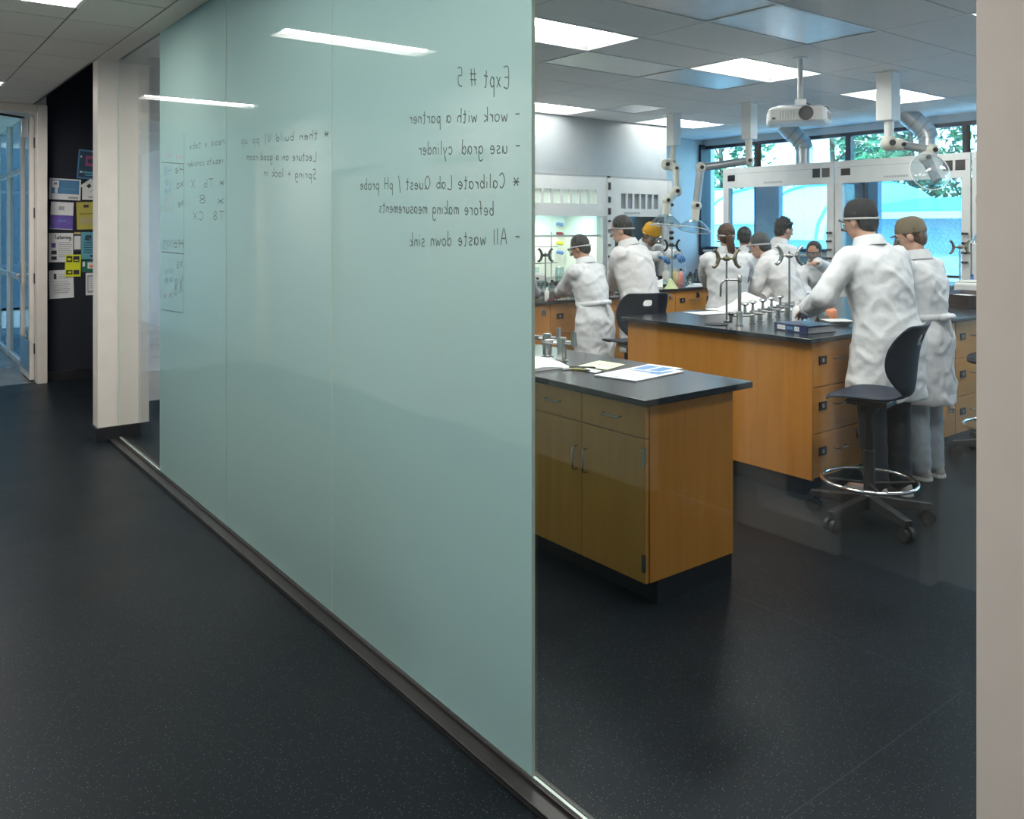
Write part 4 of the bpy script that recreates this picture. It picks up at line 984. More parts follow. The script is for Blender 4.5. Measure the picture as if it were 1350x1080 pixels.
for pp, lab in (((3.115, 3.72), 'thick steel gas post at the frosted glass edge on the front worktop'), ((3.065, 3.535), 'thick steel gas post standing free behind the open notebook')):
    t = turret((pp[0], pp[1], .91), lab, 1.42, -RT * .9 + FW * .4, 'thick gas posts on the front worktop', knob=False)
    e = Vector((pp[0], pp[1], 1.01)); MB().tube([e, e + RT * -.05, e + RT * -.05 + Vector((0, 0, .015)), e + RT * -.09 + Vector((0, 0, .012))], .007, 8).build('lever', M['steel'], t, smooth=True)
# gooseneck faucet and cup sink
fp = Vector((4.786, 3.651, ZI)); t = thing('faucet', 'tall gooseneck lab faucet on the island', 'faucet', fp)
u = Vector((0, 0, 1)); L_ = -RT
MB().lathe([(.026, 0), (.026, .008), (.022, .014), (.022, .09), (.018, .10)], fp, 18).build('base', M['steel'], t, smooth=True)
MB().tube([fp + u * .09, fp + u * .32], .012, 14).build('riser', M['steel'], t, smooth=True)
MB().lathe([(.013, .30), (.016, .31), (.016, .335), (.010, .345)], fp, 14).rcone(fp + u * .345 - RT * .012, .006, fp + u * .345 + RT * .012, .006).build('cap', M['steel'], t, smooth=True)
MB().tube([fp + u * .318] + [fp + u * .318 + L_ * .085 + L_ * .045 * math.sin(a) + u * (.045 * math.cos(a) - .045) for a in (0, .4, .8, 1.2, 1.57)] + [fp + L_ * .13 + u * .245, fp + L_ * .132 + u * .20], [.008, .008, .008, .008, .008, .008, .009, .006], 12).build('spout', M['steel'], t, smooth=True)
v = MB(); v.tube([fp + u * .07, fp + u * .07 + RT * .07, fp + u * .075 + RT * .1], [.008, .008, .006], 10).tube([fp + u * .07, fp + u * .07 - RT * .06], .008, 10).lathe([(.01, .02), (.012, .07), (.03, .085), (.008, .1)], fp - RT * .06, 12)
v.build('valve', M['steel'], t, smooth=True)
cs = thing('cup_sink', 'small dark cup sink in front of the faucet', 'sink', (4.72, 3.80, ZI))
MB().lathe([(.075, 0), (.078, .005), (.07, .006), (.062, .001)], Vector((4.72, 3.80, ZI)), 24).build('rim', M['blk'], cs, smooth=True)
MB().lathe([(.06, .001), (.02, .0015)], Vector((4.72, 3.80, ZI)), 24).build('bowl', M['kick'], cs)

def binder(c, rz, label):
    t = thing('binder', label, 'binder', c, rz, local=True)
    MB().box(-.29 / 2, -.255 / 2, 0, .29 / 2, .255 / 2, .003).box(-.29 / 2, -.255 / 2, .045, .29 / 2, .255 / 2, .049).build('cover', M['binder'], t)
    MB().box(-.145, -.1305, 0, .145, -.1275, .049).build('spine', M['binder'], t)
    MB().box(-.135, -.12, .004, .138, .115, .040).build('pages', M['paper'], t)
    MB().box(-.115, -.1325, .010, -.045, -.1305, .038).box(.035, -.1325, .010, .075, -.1305, .038).build('spine_label', M['paper'], t)
    MB().box(-.035, -.132, .014, .02, -.1305, .034).build('spine_print', M['paper_b'], t)
    lb = MB()
    for tx, a, b, z in (('x e o n', -.105, -.055, .02), ('8 3', .042, .068, .019)): write(lb, tx, (a, z), (b, z), .006, lambda p, q: (p, -.1328, q), .0015)
    lb.build('spine_lettering', M['print'], t)
    return t
bc = Vector((4.90, 3.215, ZI)); bdir = Vector((4.649 - 4.718, 2.953 - 3.328, 0))
binder(bc, math.atan2(bdir.y, bdir.x) , 'thick navy ring binder lying at the near island corner')
# bottles, glassware, trays ---------------------------------------------------------
def bottle(p, r, h, m, capm, label, group=None, cat='bottle', name='bottle'):
    t = thing(name, label, cat, p, group=group)
    MB().lathe([(r * .92, 0), (r, .006), (r, h * .62), (r * .85, h * .72), (r * .42, h * .82), (r * .38, h * .9)], p, 18).build('body', M[m], t, smooth=True)
    MB().lathe([(r * .45, h * .88), (r * .45, h), (r * .4, h * 1.005)], p, 14).build('cap', M[capm], t, smooth=True)
    return t
def beaker(p, r, h, label, group='beakers and flasks on the benches', liq=None):
    t = thing('beaker', label, 'beaker', p, group=group)
    MB().lathe([(r * .9, 0), (r, .008), (r, h * .96), (r * 1.06, h), (r * .97, h * .97), (r * .95, .01), (r * .8, .006)], p, 18, cap=True).build('glass_wall', M['labglass'], t, smooth=True)
    if liq: MB().lathe([(r * .85, .008), (r * .93, .02), (r * .93, h * .45)], p, 16).build('liquid', M[liq], t, smooth=True)
    return t
def flask(p, r, h, label, liq=None, stopper=None, group='beakers and flasks on the benches'):
    t = thing('flask', label, 'flask', p, group=group)
    MB().lathe([(r * .95, 0), (r, .008), (r * .85, h * .3), (r * .36, h * .72), (r * .34, h * .96), (r * .42, h)], p, 18).build('glass_wall', M['labglass'], t, smooth=True)
    if liq: MB().lathe([(r * .85, .006), (r * .9, .012), (r * .72, h * .34)], p, 16).build('liquid', M[liq], t, smooth=True)
    if stopper: MB().lathe([(r * .3, h * .9), (r * .4, h * 1.1)], p, 12).build('stopper', M[stopper], t)
    return t
def tray(p, sx, sy, h, m, label, rz=0, flare=.02, name='tray', cat='tray'):
    t = thing(name, label, cat, p, rz, local=True)
    b = MB(); rings = []
    for z, e in ((0, 0), (h, flare), (h + .001, flare + .012), (h - .004, flare + .010), (.004, -.004)):
        X, Y = sx / 2 + e, sy / 2 + e
        rings.append([(-X, -Y, z), (X, -Y, z), (X, Y, z), (-X, Y, z)])
    b.loft(rings).build('body', M[m], t)
    return t
def papers(p, sx, sy, rz, label, m='paper', n=1, blocks=(), name='paper_sheet', cat='paper', lift=.0):
    t = thing(name, label, cat, p, rz, local=True)
    b = MB()
    for k in range(n):
        b.cbox((random.uniform(-.004, .004), random.uniform(-.004, .004), .0009 + .0018 * k), sx, sy, .0014, random.uniform(-.02, .02) if k else 0)
    b.build('sheet', M[m], t)
    z = .0018 * n + .0006
    for (x0, y0, x1, y1, mm) in blocks: bx(x0 * sx, y0 * sy, z - .0006, x1 * sx, y1 * sy, z).build('printed_block', M[mm], t)
    return t
def cloth(p, sx, sy, h, m, label, rz=0, name='towel', cat='towel', seed=0):
    mb = MB(); n = 16; rows = []
    for i in range(n + 1):
        row = []
        for j in range(n + 1):
            a, b = i / n * 2 - 1, j / n * 2 - 1
            e = max(0, 1 - max(abs(a), abs(b)) ** 3)
            z = h * e * (.45 + .75 * noise.noise(Vector((a * 1.7 + seed, b * 1.7, seed * 1.3))) + .25 * noise.noise(Vector((a * 5, b * 5 + seed, 2)))) + .003
            wob = 1 + .12 * noise.noise(Vector((a * 2, b * 2, seed + 9)))
            v = Matrix.Rotation(rz, 3, 'Z') @ Vector((a * sx / 2 * wob, b * sy / 2 * wob, max(z, .002)))
            row.append(mb.bm.verts.new(v + Vector(p)))
        rows.append(row)
    for i in range(n):
        for j in range(n): mb._f([rows[i][j], rows[i + 1][j], rows[i + 1][j + 1], rows[i][j + 1]])
    return tag(mb.build(name, M[m], smooth=True, solid=.003, sub=1), label, cat)
# island top
bottle(onz(1051, 428, ZI), .035, .16, 'white', 'white', 'white plastic bottle standing behind the navy binder')
cloth(Vector((5.75, 4.28, ZI)), .62, .36, .13, 'white', 'crumpled white towel on the far edge of the island', -.3, seed=2)
papers(Vector((5.55, 4.33, ZI)) + Vector((-.25, .02, 0)), .30, .21, -.2, 'white sheet lying left of the towel on the island', n=2)
p = onz(1086, 424, ZI); t = thing('paper_tent', 'small black folded card standing behind the binder', 'card', p, -TH + .3, local=True)
MB().loft([[(-.055, -.03, 0), (.055, -.03, 0), (.03, 0, .045), (-.05, 0, .045)], [(-.055, .03, 0), (.055, .03, 0), (.03, .003, .045), (-.05, .003, .045)]]).build('card', M['blk'], t)
bottle(onz(1096, 421, ZI), .04, .10, 'liqo', 'liqp', 'orange red tub behind the black card', name='tub', cat='tub')
tray(onz(1104, 428, ZI), .12, .1, .03, 'white', 'small white tray beside the binder at the man in the charcoal cap', -.6)
bottle(onz(1094, 411, ZI), .035, .23, 'labglass', 'liqb', 'clear bottle with blue cap beside the sleeve of the man in the charcoal cap')
beaker(onz(1082, 415, ZI), .03, .10, 'small beaker behind the black card on the island')
# right end of the island
tray(Vector((7.62, 3.42, ZI)), .44, .34, .11, 'dkred', 'dark maroon tray of papers beside the beige wall edge', -.2, .06)
papers(Vector((7.60, 3.44, ZI + .075)), .34, .26, -.1, 'white papers lying in the dark maroon tray', n=4)
t = thing('box', 'white box on the island beside the beige wall edge', 'box', (8.5, 3.72, ZI))
MB().prism([(8.33, 3.6), (8.67, 3.6), (8.67, 3.85), (8.33, 3.85)], ZI, ZI + .15).build('body', M['white'], t, bevel=.02)
MB().box(8.35, 3.62, ZI + .151, 8.65, 3.83, ZI + .165).build('lid', M['cream'], t, bevel=.006)
mb = MB()
for k in range(3):
    pts = [Vector((6.78 + .09 * i + .04 * math.sin(i * 1.9 + k), 3.50 + .08 * k + .09 * math.sin(i * 1.3 + k * 2), ZI + .012 + .05 * max(0, math.sin(i * .9 + k)))) for i in range(7)]
    mb.tube(pts, .006, 8)
tag(mb.build('cable', M['blk'], smooth=True), 'black coiled leads lying left of the maroon tray', 'cable')
turret((8.3, 4.1, ZI), 'gas turret at the far end of the island', 1.0)
t = thing('faucet', 'gooseneck lab faucet at the far end of the island by the white box', 'faucet', (8.85, 3.72, ZI)); fp = Vector((8.85, 3.72, ZI))
MB().lathe([(.026, 0), (.022, .014), (.022, .09)], fp, 14).build('base', M['steel'], t, smooth=True)
MB().tube([fp + u * .08, fp + u * .32, fp + u * .36 + RT * .02, fp + u * .375 + RT * .05, fp + u * .36 + RT * .085, fp + u * .32 + RT * .1, fp + u * .27 + RT * .1], .011, 10).build('spout', M['steel'], t, smooth=True)
bottle(Vector((8.95, 3.95, ZI)), .03, .2, 'liqb', 'liqb', 'blue bottle behind the far burette stand')
beaker(Vector((8.55, 3.95, ZI)), .045, .11, 'beaker left of the far burette stand')
# front worktop papers
def sheetobj(pts, z, m, label, blocks=(), name='paper_sheet', cat='paper', thick=.002):
    c = sum((Vector(p) for p in pts), Vector((0, 0))) / len(pts)
    t = thing(name, label, cat, (c.x, c.y, z))
    MB().prism([tuple(p) for p in pts], z + .0003, z + thick).build('sheet', M[m], t)
    a, b, c2, d = [Vector((*p, 0)) for p in pts]
    f = lambda s, r: (a * (1 - s) + b * s) * (1 - r) + (d * (1 - s) + c2 * s) * r
    for s0, r0, s1, r1, mm in blocks:
        MB().prism([tuple(f(s, r)[:2]) for s, r in ((s0, r0), (s1, r0), (s1, r1), (s0, r1))], z + thick, z + thick + .0006).build('printed_block', M[mm], t)
    return t
o2 = lambda px, py: tuple(onz(px, py, .91)[:2])
sheetobj([o2(783, 496), o2(838, 504), o2(902, 491), o2(845, 484)], .911, 'paper', 'printed white lab handout at the near edge of the front worktop', [(.1, .2, .9, .24, 'print_grey'), (.1, .35, .9, .39, 'print_grey'), (.15, .6, .55, .85, 'paper_b'), (.6, .55, .9, .9, 'paper_b'), (.08, .06, .5, .12, 'print_grey')], thick=.006)
sheetobj([o2(826, 489), o2(872, 493), o2(900, 488), o2(856, 482)], .9172, 'paper', 'white sheet with blue blocks on top of the lab handout', [(.1, .1, .45, .8, 'paper_b'), (.55, .1, .9, .8, 'paper_b')])
sheetobj([o2(762, 483), o2(800, 488), o2(824, 481), o2(790, 476)], .9105, 'paper_y', 'pale yellow green sheet behind the pens', [(.1, .2, .9, .3, 'paper'), (.1, .5, .9, .6, 'print_grey')])
# open notebook
nb = [onz(x, y, .91) for x, y in ((690, 492), (752, 485), (727, 472), (680, 476))]
t = thing('notebook', 'open white notebook at the frosted glass edge on the front worktop', 'notebook', sum(nb, Vector()) / 4)
b = MB(); R0 = []
for k in range(9):
    s = k / 8; lift = .016 * math.sin(PI * min(1, s * 1.15)) + .004
    a = nb[0].lerp(nb[1], s); c = nb[3].lerp(nb[2], s)
    R0.append([a + Vector((0, 0, .0012)), a + Vector((0, 0, lift)), c + Vector((0, 0, lift)), c + Vector((0, 0, .0012))])
b.loft(R0).build('pages', M['paper'], t)
MB().prism([tuple((p + (p - sum(nb, Vector()) / 4) * .02)[:2]) for p in nb], .9102, .9112).build('cover', M['blk'], t)
# pens and calculator beside it
def pen(p, ang, m, label, L=.14):
    t = thing('pen', label, 'pen', p, group='pens on the front worktop')
    d = RT * math.cos(ang) + FW * math.sin(ang); p = Vector(p)
    MB().tube([p - d * L / 2, p + d * L * .3], .0045, 8).build('barrel', M[m], t, smooth=True)
    MB().tube([p + d * L * .3, p + d * L * .45, p + d * L * .5], [.005, .004, .001], 8).build('cap', M['blk'], t, smooth=True)
pen(onz(768, 484, .917), -.15, 'blk', 'black pen lying across the yellow green sheet')
pen(onz(762, 487, .917), -.5, 'yellow', 'yellow pen lying next to the black pen')
pen(onz(757, 486, .917), .4, 'alu', 'silver pen lying nearest the notebook')
t = thing('clipboard', 'small dark clipboard of notes under the pens', 'clipboard', onz(770, 489, .91))
cb = [onz(x, y, .91) for x, y in ((752, 486), (786, 493), (796, 490), (764, 483.5))]
MB().prism([tuple(p[:2]) for p in cb], .9101, .9125).build('board', M['blk'], t)
cc_ = sum(cb, Vector()) / 4
MB().prism([tuple((p + (cc_ - p) * .14)[:2]) for p in cb], .9126, .9135).build('sheet', M['paper'], t)
MB().tube([onz(760, 486.5, .918), onz(766, 485.5, .918)], .006, 8).build('clip', M['steel'], t)
def fit(p, ymax, ymin=6.37):
    # keep a small thing on its bench: never past the back edge
    if p.y > ymax: p = Vector((p.x * ymax / p.y, ymax, p.z))
    if p.y < ymin: p = Vector((p.x * ymin / p.y, ymin, p.z))
    return p
# right back bench clutter
zz = ZI
bt = [(890, 374, .045, .19, 'liqy', 'cream', 'pale yellow bottle on the right back bench'), (897.5, 375.5, .035, .19, 'liqp', 'blk', 'pink bottle with dark cap on the right back bench'), (902, 374, .035, .18, 'labglass', 'white', 'clear squat bottle right of the pink bottle'),
      (878, 370, .042, .2, 'cream', 'cream', 'cream jug left of the pale yellow bottle'), (863, 367, .04, .12, 'white', 'white', 'white bottle in front of the beanie wearer'), (930, 373, .030, .12, 'labglass', 'liqb', 'blue capped bottle beside the ponytail wearer')]
for px, py, r, h, m1, m2, lab in bt: bottle(fit(onz(px, py, zz), 6.92), r, h, m1, m2, lab, 'bottles on the back benches')
cloth(fit(onz(872, 378, zz), 6.8), .28, .22, .12, 'white', 'crumpled white cloth behind the stool back', .4, seed=5)
t = thing('filter_cone', 'white paper cone lying before the pale yellow bottle', 'paper cone', fit(onz(884, 381, zz), 6.9))
pc = fit(onz(884, 381, zz), 6.9); MB().lathe([(.085, 0), (.05, .05), (.012, .11)], pc, 20).build('cone', M['paper_y'], t, smooth=True)
tray(fit(onz(834, 372, zz), 6.8), .24, .18, .05, 'white', 'white tray behind the crumpled cloth', .2)
sheetobj([tuple(onz(x, y, zz)[:2]) for x, y in ((904, 379), (930, 378), (941, 374), (912, 374))], zz, 'paper', 'white sheet on the right back bench beside the ponytail', [(.1, .3, .9, .4, 'print_grey')], thick=.006)
beaker(fit(onz(877, 384, zz), 6.9, 6.4), .028, .10, 'small beaker with grey liquid before the white paper cone', liq='darkgrey')
R = random.Random(4)
DC = ['tall', 'short', 'wide', 'narrow', 'tilted', 'small']
rows_ = [(908, 370), (910, 377), (918, 369), (923, 371), (927, 368), (915, 366), (921, 365), (910, 365), (931, 366)]
nm = ['dark grey clamp block right of the clear squat bottle', 'glass flask in the dark cluster on the right back bench', 'black stopper jar in the dark cluster on the right back bench', 'blue stoppered flask in the dark cluster', 'beaker at the right of the dark cluster', 'grey beaker at the back of the dark cluster', 'round flask behind the dark cluster', 'dark jar behind the clear squat bottle', 'flask touching the sleeve of the ponytail wearer']
for k, (px, py) in enumerate(rows_):
    P_ = fit(onz(px, py, zz), 6.92)
    if k in (0, 2, 7): bottle(P_, .032, .1 + .03 * (k % 3), 'darkgrey', 'blk', nm[k], 'dark jars on the right back bench', name='jar', cat='jar')
    elif k in (4, 5): beaker(P_, .035, .11, nm[k], liq='midgrey')
    else: flask(P_, .04, .13, nm[k], 'liqt' if k == 3 else None, 'liqb' if k == 3 else 'blk')
# left back bench clutter
def lb(px, py): return fit(onz(px, py, ZI), 6.72, 5.97)
tray((5.22, 6.27, ZI), .30, .20, .07, 'midgrey', 'grey tray of tools on the left back bench', .1)
tray((5.84, 6.45, ZI), .30, .22, .10, 'darkgrey', 'dark tray behind the grey tool tray on the left bench', -.15)
tray((4.72, 6.45, ZI), .30, .22, .11, 'midgrey', 'grey green tray at the frosted glass edge on the left bench', .3)
for k, (px, py, h, m_, lab) in enumerate((((5.16, 6.24), 0, .06, 'blk', 'black clamp lying in the grey tool tray'), ((5.26, 6.31), 0, .07, 'darkgrey', 'dark clamp leaning in the grey tool tray'), ((5.80, 6.43), 0, .09, 'steel', 'steel clamp lying in the dark tray'), ((5.88, 6.48), 0, .1, 'midgrey', 'grey clamp lying in the dark tray'), ((4.72, 6.45), 0, .1, 'blk', 'black clamp lying in the grey green tray'))):
    P_ = Vector((*px, ZI + .014)); a = k * 1.1
    d = RT * math.cos(a) + FW * math.sin(a)
    t = thing('clamp', lab, 'clamp', P_, group='loose clamps in the trays')
    MB().rcone(P_ - d * .05, .006, P_ + d * .02, .006).build('rod', M['steel'], t, smooth=True)
    MB().chain([P_ + d * .02, P_ + d * .035 + Vector((0, 0, h * .6)), P_ + d * .06 + Vector((0, 0, h * .8))], [.010, .011, .008]).rcone(P_ + d * .02, .009, P_ + d * .055, .009).build('jaw', M[m_], t, smooth=True)
bottle(lb(721, 396), .022, .12, 'white', 'white', 'white squeeze bottle beside the resting hand on the left bench')
bottle(lb(707, 399), .018, .10, 'labglass', 'white', 'small white capped vial at the frosted glass edge on the left bench')
cloth(Vector((5.45, 6.42, ZI)), .12, .1, .08, 'red', 'dark red cloth at the elbow of the belted lab coat', .3, seed=8)
t = thing('marker_pen', 'red marker at the fingertips on the left bench', 'pen', lb(727, 399) + Vector((0, 0, .008)))
MB().tube([lb(722, 398.5) + Vector((0, 0, .008)), lb(730, 399.5) + Vector((0, 0, .008))], .008, 10).build('barrel', M['red'], t, smooth=True)
MB().tube([lb(730, 399.5) + Vector((0, 0, .008)), lb(733, 399.8) + Vector((0, 0, .008))], .006, 10).build('tip', M['white'], t)
sheetobj([tuple(lb(x, y)[:2]) for x, y in ((733, 398), (752, 398), (752, 394), (736, 394))], ZI, 'paper', 'white sheet at the elbow of the belted lab coat on the left bench', [(.1, .3, .9, .45, 'print_grey')])
for k, (px, py, r, h, lq, lab) in enumerate(((737, 372, .04, .13, 'liqt', 'flask of blue liquid behind the dark tray'), (728, 370, .045, .12, None, 'clear flask left of the blue flask on the left bench'), (745, 372, .035, .14, None, 'clear flask touching the sleeve of the belted coat'))): flask(lb(px, py), r, h, lab, lq, 'blk' if k else None)
for k, (px, py, lab) in enumerate(((717, 371, 'clear beaker behind the grey tool tray'), (724, 373, 'clear beaker in front of the clear flask'), (711, 371, 'clear beaker nearest the frosted glass on the left bench'))): beaker(lb(px, py), .035, .11, lab)
# inside the lit hood
hz = .97
for k, (x, y, lab) in enumerate(((6.55, 8.45, 'clear beaker at the left inside the lit hood'), (6.9, 8.5, 'clear beaker in the middle of the lit hood'), (7.25, 8.4, 'clear beaker at the right inside the lit hood'))): beaker((x, y, hz), .06, .16, lab)
t = thing('hotplate', 'pale hotplate inside the lit hood', 'hotplate', (6.75, 8.3, hz)); MB().box(6.65, 8.2, hz, 6.85, 8.4, hz + .09).build('body', M['white'], t, bevel=.01); MB().box(6.66, 8.21, hz + .091, 6.84, 8.39, hz + .1).build('plate', M['hoodgrey'], t); MB().rcone((6.7, 8.2, hz + .04), .014, (6.7, 8.18, hz + .04), .014).build('dial', M['blk'], t)
t = thing('lattice_frame', 'steel lattice frame inside the lit hood', 'frame', (6.9, 8.75, hz))
for k in range(3): MB().tube([(6.4 + k * .5, 8.75, hz), (6.4 + k * .5, 8.75, hz + .62)], .007, 8).build('upright', M['steel'], t)
for z in (.2, .42): MB().tube([(6.3, 8.735, hz + z), (7.5, 8.735, hz + z)], .006, 8).build('crossbar', M['steel'], t)
t = thing('wall_unit', 'grey drying panel inside the lit hood at the frosted glass edge', 'panel', (6.72, 8.86, 1.55)); MB().box(6.62, 8.83, 1.42, 6.78, 8.878, 1.72).build('body', M['hoodgrey'], t, bevel=.004); MB().tube([(6.70, 8.82, 1.42), (6.70, 8.82, 1.2)], .03, 12).build('drain', M['paper_lb'], t)
t = thing('bottle_rack', 'small grey holder on the back of the lit hood', 'holder', (7.08, 8.86, 1.4)); MB().box(7.05, 8.84, 1.32, 7.11, 8.878, 1.56).build('body', M['hoodgrey'], t, bevel=.004); MB().rcone((7.08, 8.82, 1.36), .02, (7.08, 8.8, 1.36), .02).build('knob', M['blk'], t)

# ================================================================== FLYERS on the tack wall
YF = 10.2
def flyer(x0, z0, x1, z1, m, label, rot=0, blocks=(), texts=(), dy=.0, name='flyer'):
    c = Vector(((x0 + x1) / 2, YF - .002 - dy, (z0 + z1) / 2)); w, h = (x1 - x0), (z1 - z0)
    t = thing(name, label, 'flyer', c, group='flyers pinned to the dark tack wall', local=True); t.rotation_euler = (0, rot, 0)
    MB().box(-w / 2, -.001, -h / 2, w / 2, .0012, h / 2).build('sheet', M[m], t)
    for k, (a0, b0, a1, b1, mm) in enumerate(blocks): MB().box((a0 - .5) * w, -.0016 - .0003 * k, (b0 - .5) * h, (a1 - .5) * w, -.001, (b1 - .5) * h).build('printed_block', M[mm], t)
    for tx, a0, b0, a1, xh, mm in texts:
        mb = MB(); write(mb, tx, ((a0 - .5) * w, (b0 - .5) * h), ((a1 - .5) * w, (b0 - .5) * h), xh, lambda p, q: (p, -.0075, q), .006); mb.build('lettering', M[mm], t)
    # pin
    MB().rcone((0, -.002, h / 2 - .012), .006, (0, -.010, h / 2 - .012), .005, 8).build('pin', M['alu'], t)
    return t
lines = lambda a0, a1, b0, n, st, mm='print_grey': [(a0, b0 - k * st, a1 if k % 3 else a1 - .08, b0 - k * st + st * .35, mm) for k in range(n)]
flyer(1.85, 2.18, 2.12, 2.50, 'pnavy', 'dark teal poster with pink ring, highest on the tack wall', .07, [(.0, .0, .05, 1, 'pblue'), (.0, .95, 1, 1, 'pblue'), (.0, 0, 1, .05, 'pblue'), (.95, .05, 1, .95, 'pblue'), (.28, .45, .72, .80, 'pink'), (.36, .55, .64, .70, 'pnavy'), (.2, .2, .8, .26, 'paper_lb'), (.3, .12, .7, .16, 'paper_lb'), (.08, .72, .14, .78, 'paper'), (.1, .2, .18, .26, 'paper'), (.84, .6, .9, .68, 'paper')])
flyer(1.575, 1.95, 1.88, 2.178, 'paper', 'white and blue landscape poster with a white cloud shape', .03, [(.06, .28, .95, .94, 'pblue'), (.08, .56, .30, .90, 'paper'), (.14, .70, .24, .80, 'pblue'), (.35, .50, .90, .53, 'paper_lb'), (.6, .06, .92, .16, 'print_grey'), (.18, .3, .26, .56, 'paper')])
flyer(1.895, 1.955, 2.05, 2.10, 'paper', 'small white card under the tilted card', 0, [(.4, .15, .9, .25, 'print_grey')])
flyer(1.905, 2.02, 2.04, 2.165, 'paper', 'tilted white card with black square', -.65, [(.35, .5, .65, .75, 'print'), (.25, .2, .75, .25, 'print_grey')], dy=.004)
flyer(1.585, 1.63, 1.805, 1.925, 'paper', 'white flyer with violet blue lower half', .04, [(.0, .02, 1, .52, 'purple'), (.35, .7, .6, .85, 'print_grey'), (.3, .3, .7, .33, 'paper_lb')])
flyer(1.84, 1.63, 2.045, 1.93, 'yellow', 'olive yellow flyer right of the violet flyer', -.03, [(.15, .56, .9, .58, 'print'), (.35, .8, .6, .9, 'print')] + lines(.15, .9, .4, 4, .07))
flyer(1.57, 1.275, 1.805, 1.59, 'paper', 'white tutoring flyer with three black pictures', 0, [(.1, .5, .28, .66, 'purple'), (.1, .27, .32, .40, 'print'), (.1, .08, .32, .2, 'print')] + lines(.4, .95, .66, 8, .07), [('Tutoring', .22, .80, .9, .022, 'print')])
flyer(1.815, 1.39, 1.88, 1.60, 'paper', 'narrow cream and black slip between the flyers', 0, [(0, .8, 1, .9, 'print'), (0, .92, 1, 1, 'yellow'), (0, 0, 1, .1, 'print')])
flyer(1.885, 1.30, 2.05, 1.60, 'paper_lb', 'teal flyer with dark lettering', .0, lines(.15, .9, .6, 5, .09, 'pnavy') + [(.55, .08, .7, .16, 'print')], [('WXHAL SA', .2, .80, .9, .014, 'print'), ('AXLC HA', .2, .70, .9, .012, 'print')] )
flyer(1.725, 1.115, 1.88, 1.355, 'neon', 'neon yellow flyer overlapping the white flyers', .02, [(.08, .66, .45, .93, 'print'), (.5, .66, .9, .93, 'print'), (.08, .10, .48, .3, 'print'), (.54, .10, .9, .3, 'print'), (.56, .72, .84, .76, 'neon'), (.14, .74, .38, .84, 'neon'), (.2, .16, .4, .24, 'neon')], dy=.005)
flyer(1.89, 1.16, 2.05, 1.285, 'green', 'green and white strip flyer below the teal flyer', 0, [(.3, .3, .95, .85, 'paper'), (.5, .4, .9, .6, 'orange'), (.05, .5, .2, .9, 'paper'), (.3, .0, .36, 1, 'green')])
flyer(1.575, .885, 1.81, 1.19, 'paper', 'lowest white flyer at the left, full of grey text', -.02, [(.18, .68, .3, .88, 'print')] + lines(.36, .9, .84, 3, .07) + lines(.15, .85, .58, 7, .065), dy=0)
flyer(1.93, .905, 2.06, 1.15, 'paper', 'white flyer with grey picture border at the lower right', 0, [(.12, .1, .88, .9, 'print_grey'), (.22, .2, .78, .8, 'paper')] + lines(.3, .7, .7, 5, .1))
t = thing('board_frame', 'narrow steel blue strip beside the flyers', 'strip', (2.075, 10.15, .96)); MB().box(2.06, 10.1, .96, 2.09, 10.19, 2.24).build('strip', M['tealpanel'], t)

# ================================================================== OUTDOORS
struct(bx(11.15, -14, -.3, 60, 40, -.05).build('ground', M['ground']), 'pale paved ground outside the windows')
struct(bx(-40, 16.2, -.3, 11, 60, -.06).build('ground_far', M['ground']))
t = thing('courtyard_building', 'blue grey building seen through the far corridor glazing', 'building', (3, 21, 0))
bx(-6, 20, 0, 12, 24, 7).build('wall', M['tealpanel'], t)
for i in range(8):
    for j in range(2):
        f = bx(-5.5 + i * 2.1, 19.95, .8 + j * 3, -4.1 + i * 2.1, 20, 2.7 + j * 3).build('window', M['paper_lb'], t)
# pale shed with curved polycarbonate roof
t = thing('greenhouse', 'pale greenhouse with curved milky roof outside the left windows', 'greenhouse', (20, 13.5, 0))
bx(18, 11.4, 0, 24, 24, 1.35).build('wall', M['house'], t)
rr = []
for k in range(13):
    a = PI * k / 12
    rr.append((18 - .2 + 3.2 * (1 - math.cos(a)), 1.35 + 1.45 * math.sin(a)))
MB().loft([[(x, 11.2, z) for x, z in rr], [(x, 24.2, z) for x, z in rr]]).build('roof', M['poly'], t, smooth=True)
for k in range(8):
    y = 11.4 + k * 1.8
    MB().tube([(x, y, z + .03) for x, z in rr], .04, 6).build('roof_rib', M['roof'], t, smooth=True)
t = thing('slatted_fence', 'pale teal slatted fence outside the left windows', 'fence', (16, 14, 0))
bx(16, 11.6, 0, 16.08, 24, 1.72).build('panel', M['fence'], t)
bx(15.97, 11.6, 1.72, 16.11, 24, 1.78).build('top_rail', M['house'], t)
t = thing('outdoor_building', 'white perforated building with teal eaves outside the right windows', 'building', (21, 2, 0))
bx(19, -6, -.05, 25, 10.9, 1.85).build('wall', M['perf'], t)
MB().loft([[(18.4, -6.5, 1.95), (18.4, -6.5, 2.05), (22, -6.5, 2.42), (25.6, -6.5, 1.95)], [(18.4, 11.05, 1.95), (18.4, 11.05, 2.05), (22, 11.05, 2.42), (25.6, 11.05, 1.95)]]).build('roof', M['roof'], t)
bx(18.35, -6.5, 1.85, 18.42, 11.05, 2.0).build('gutter', M['house'], t)
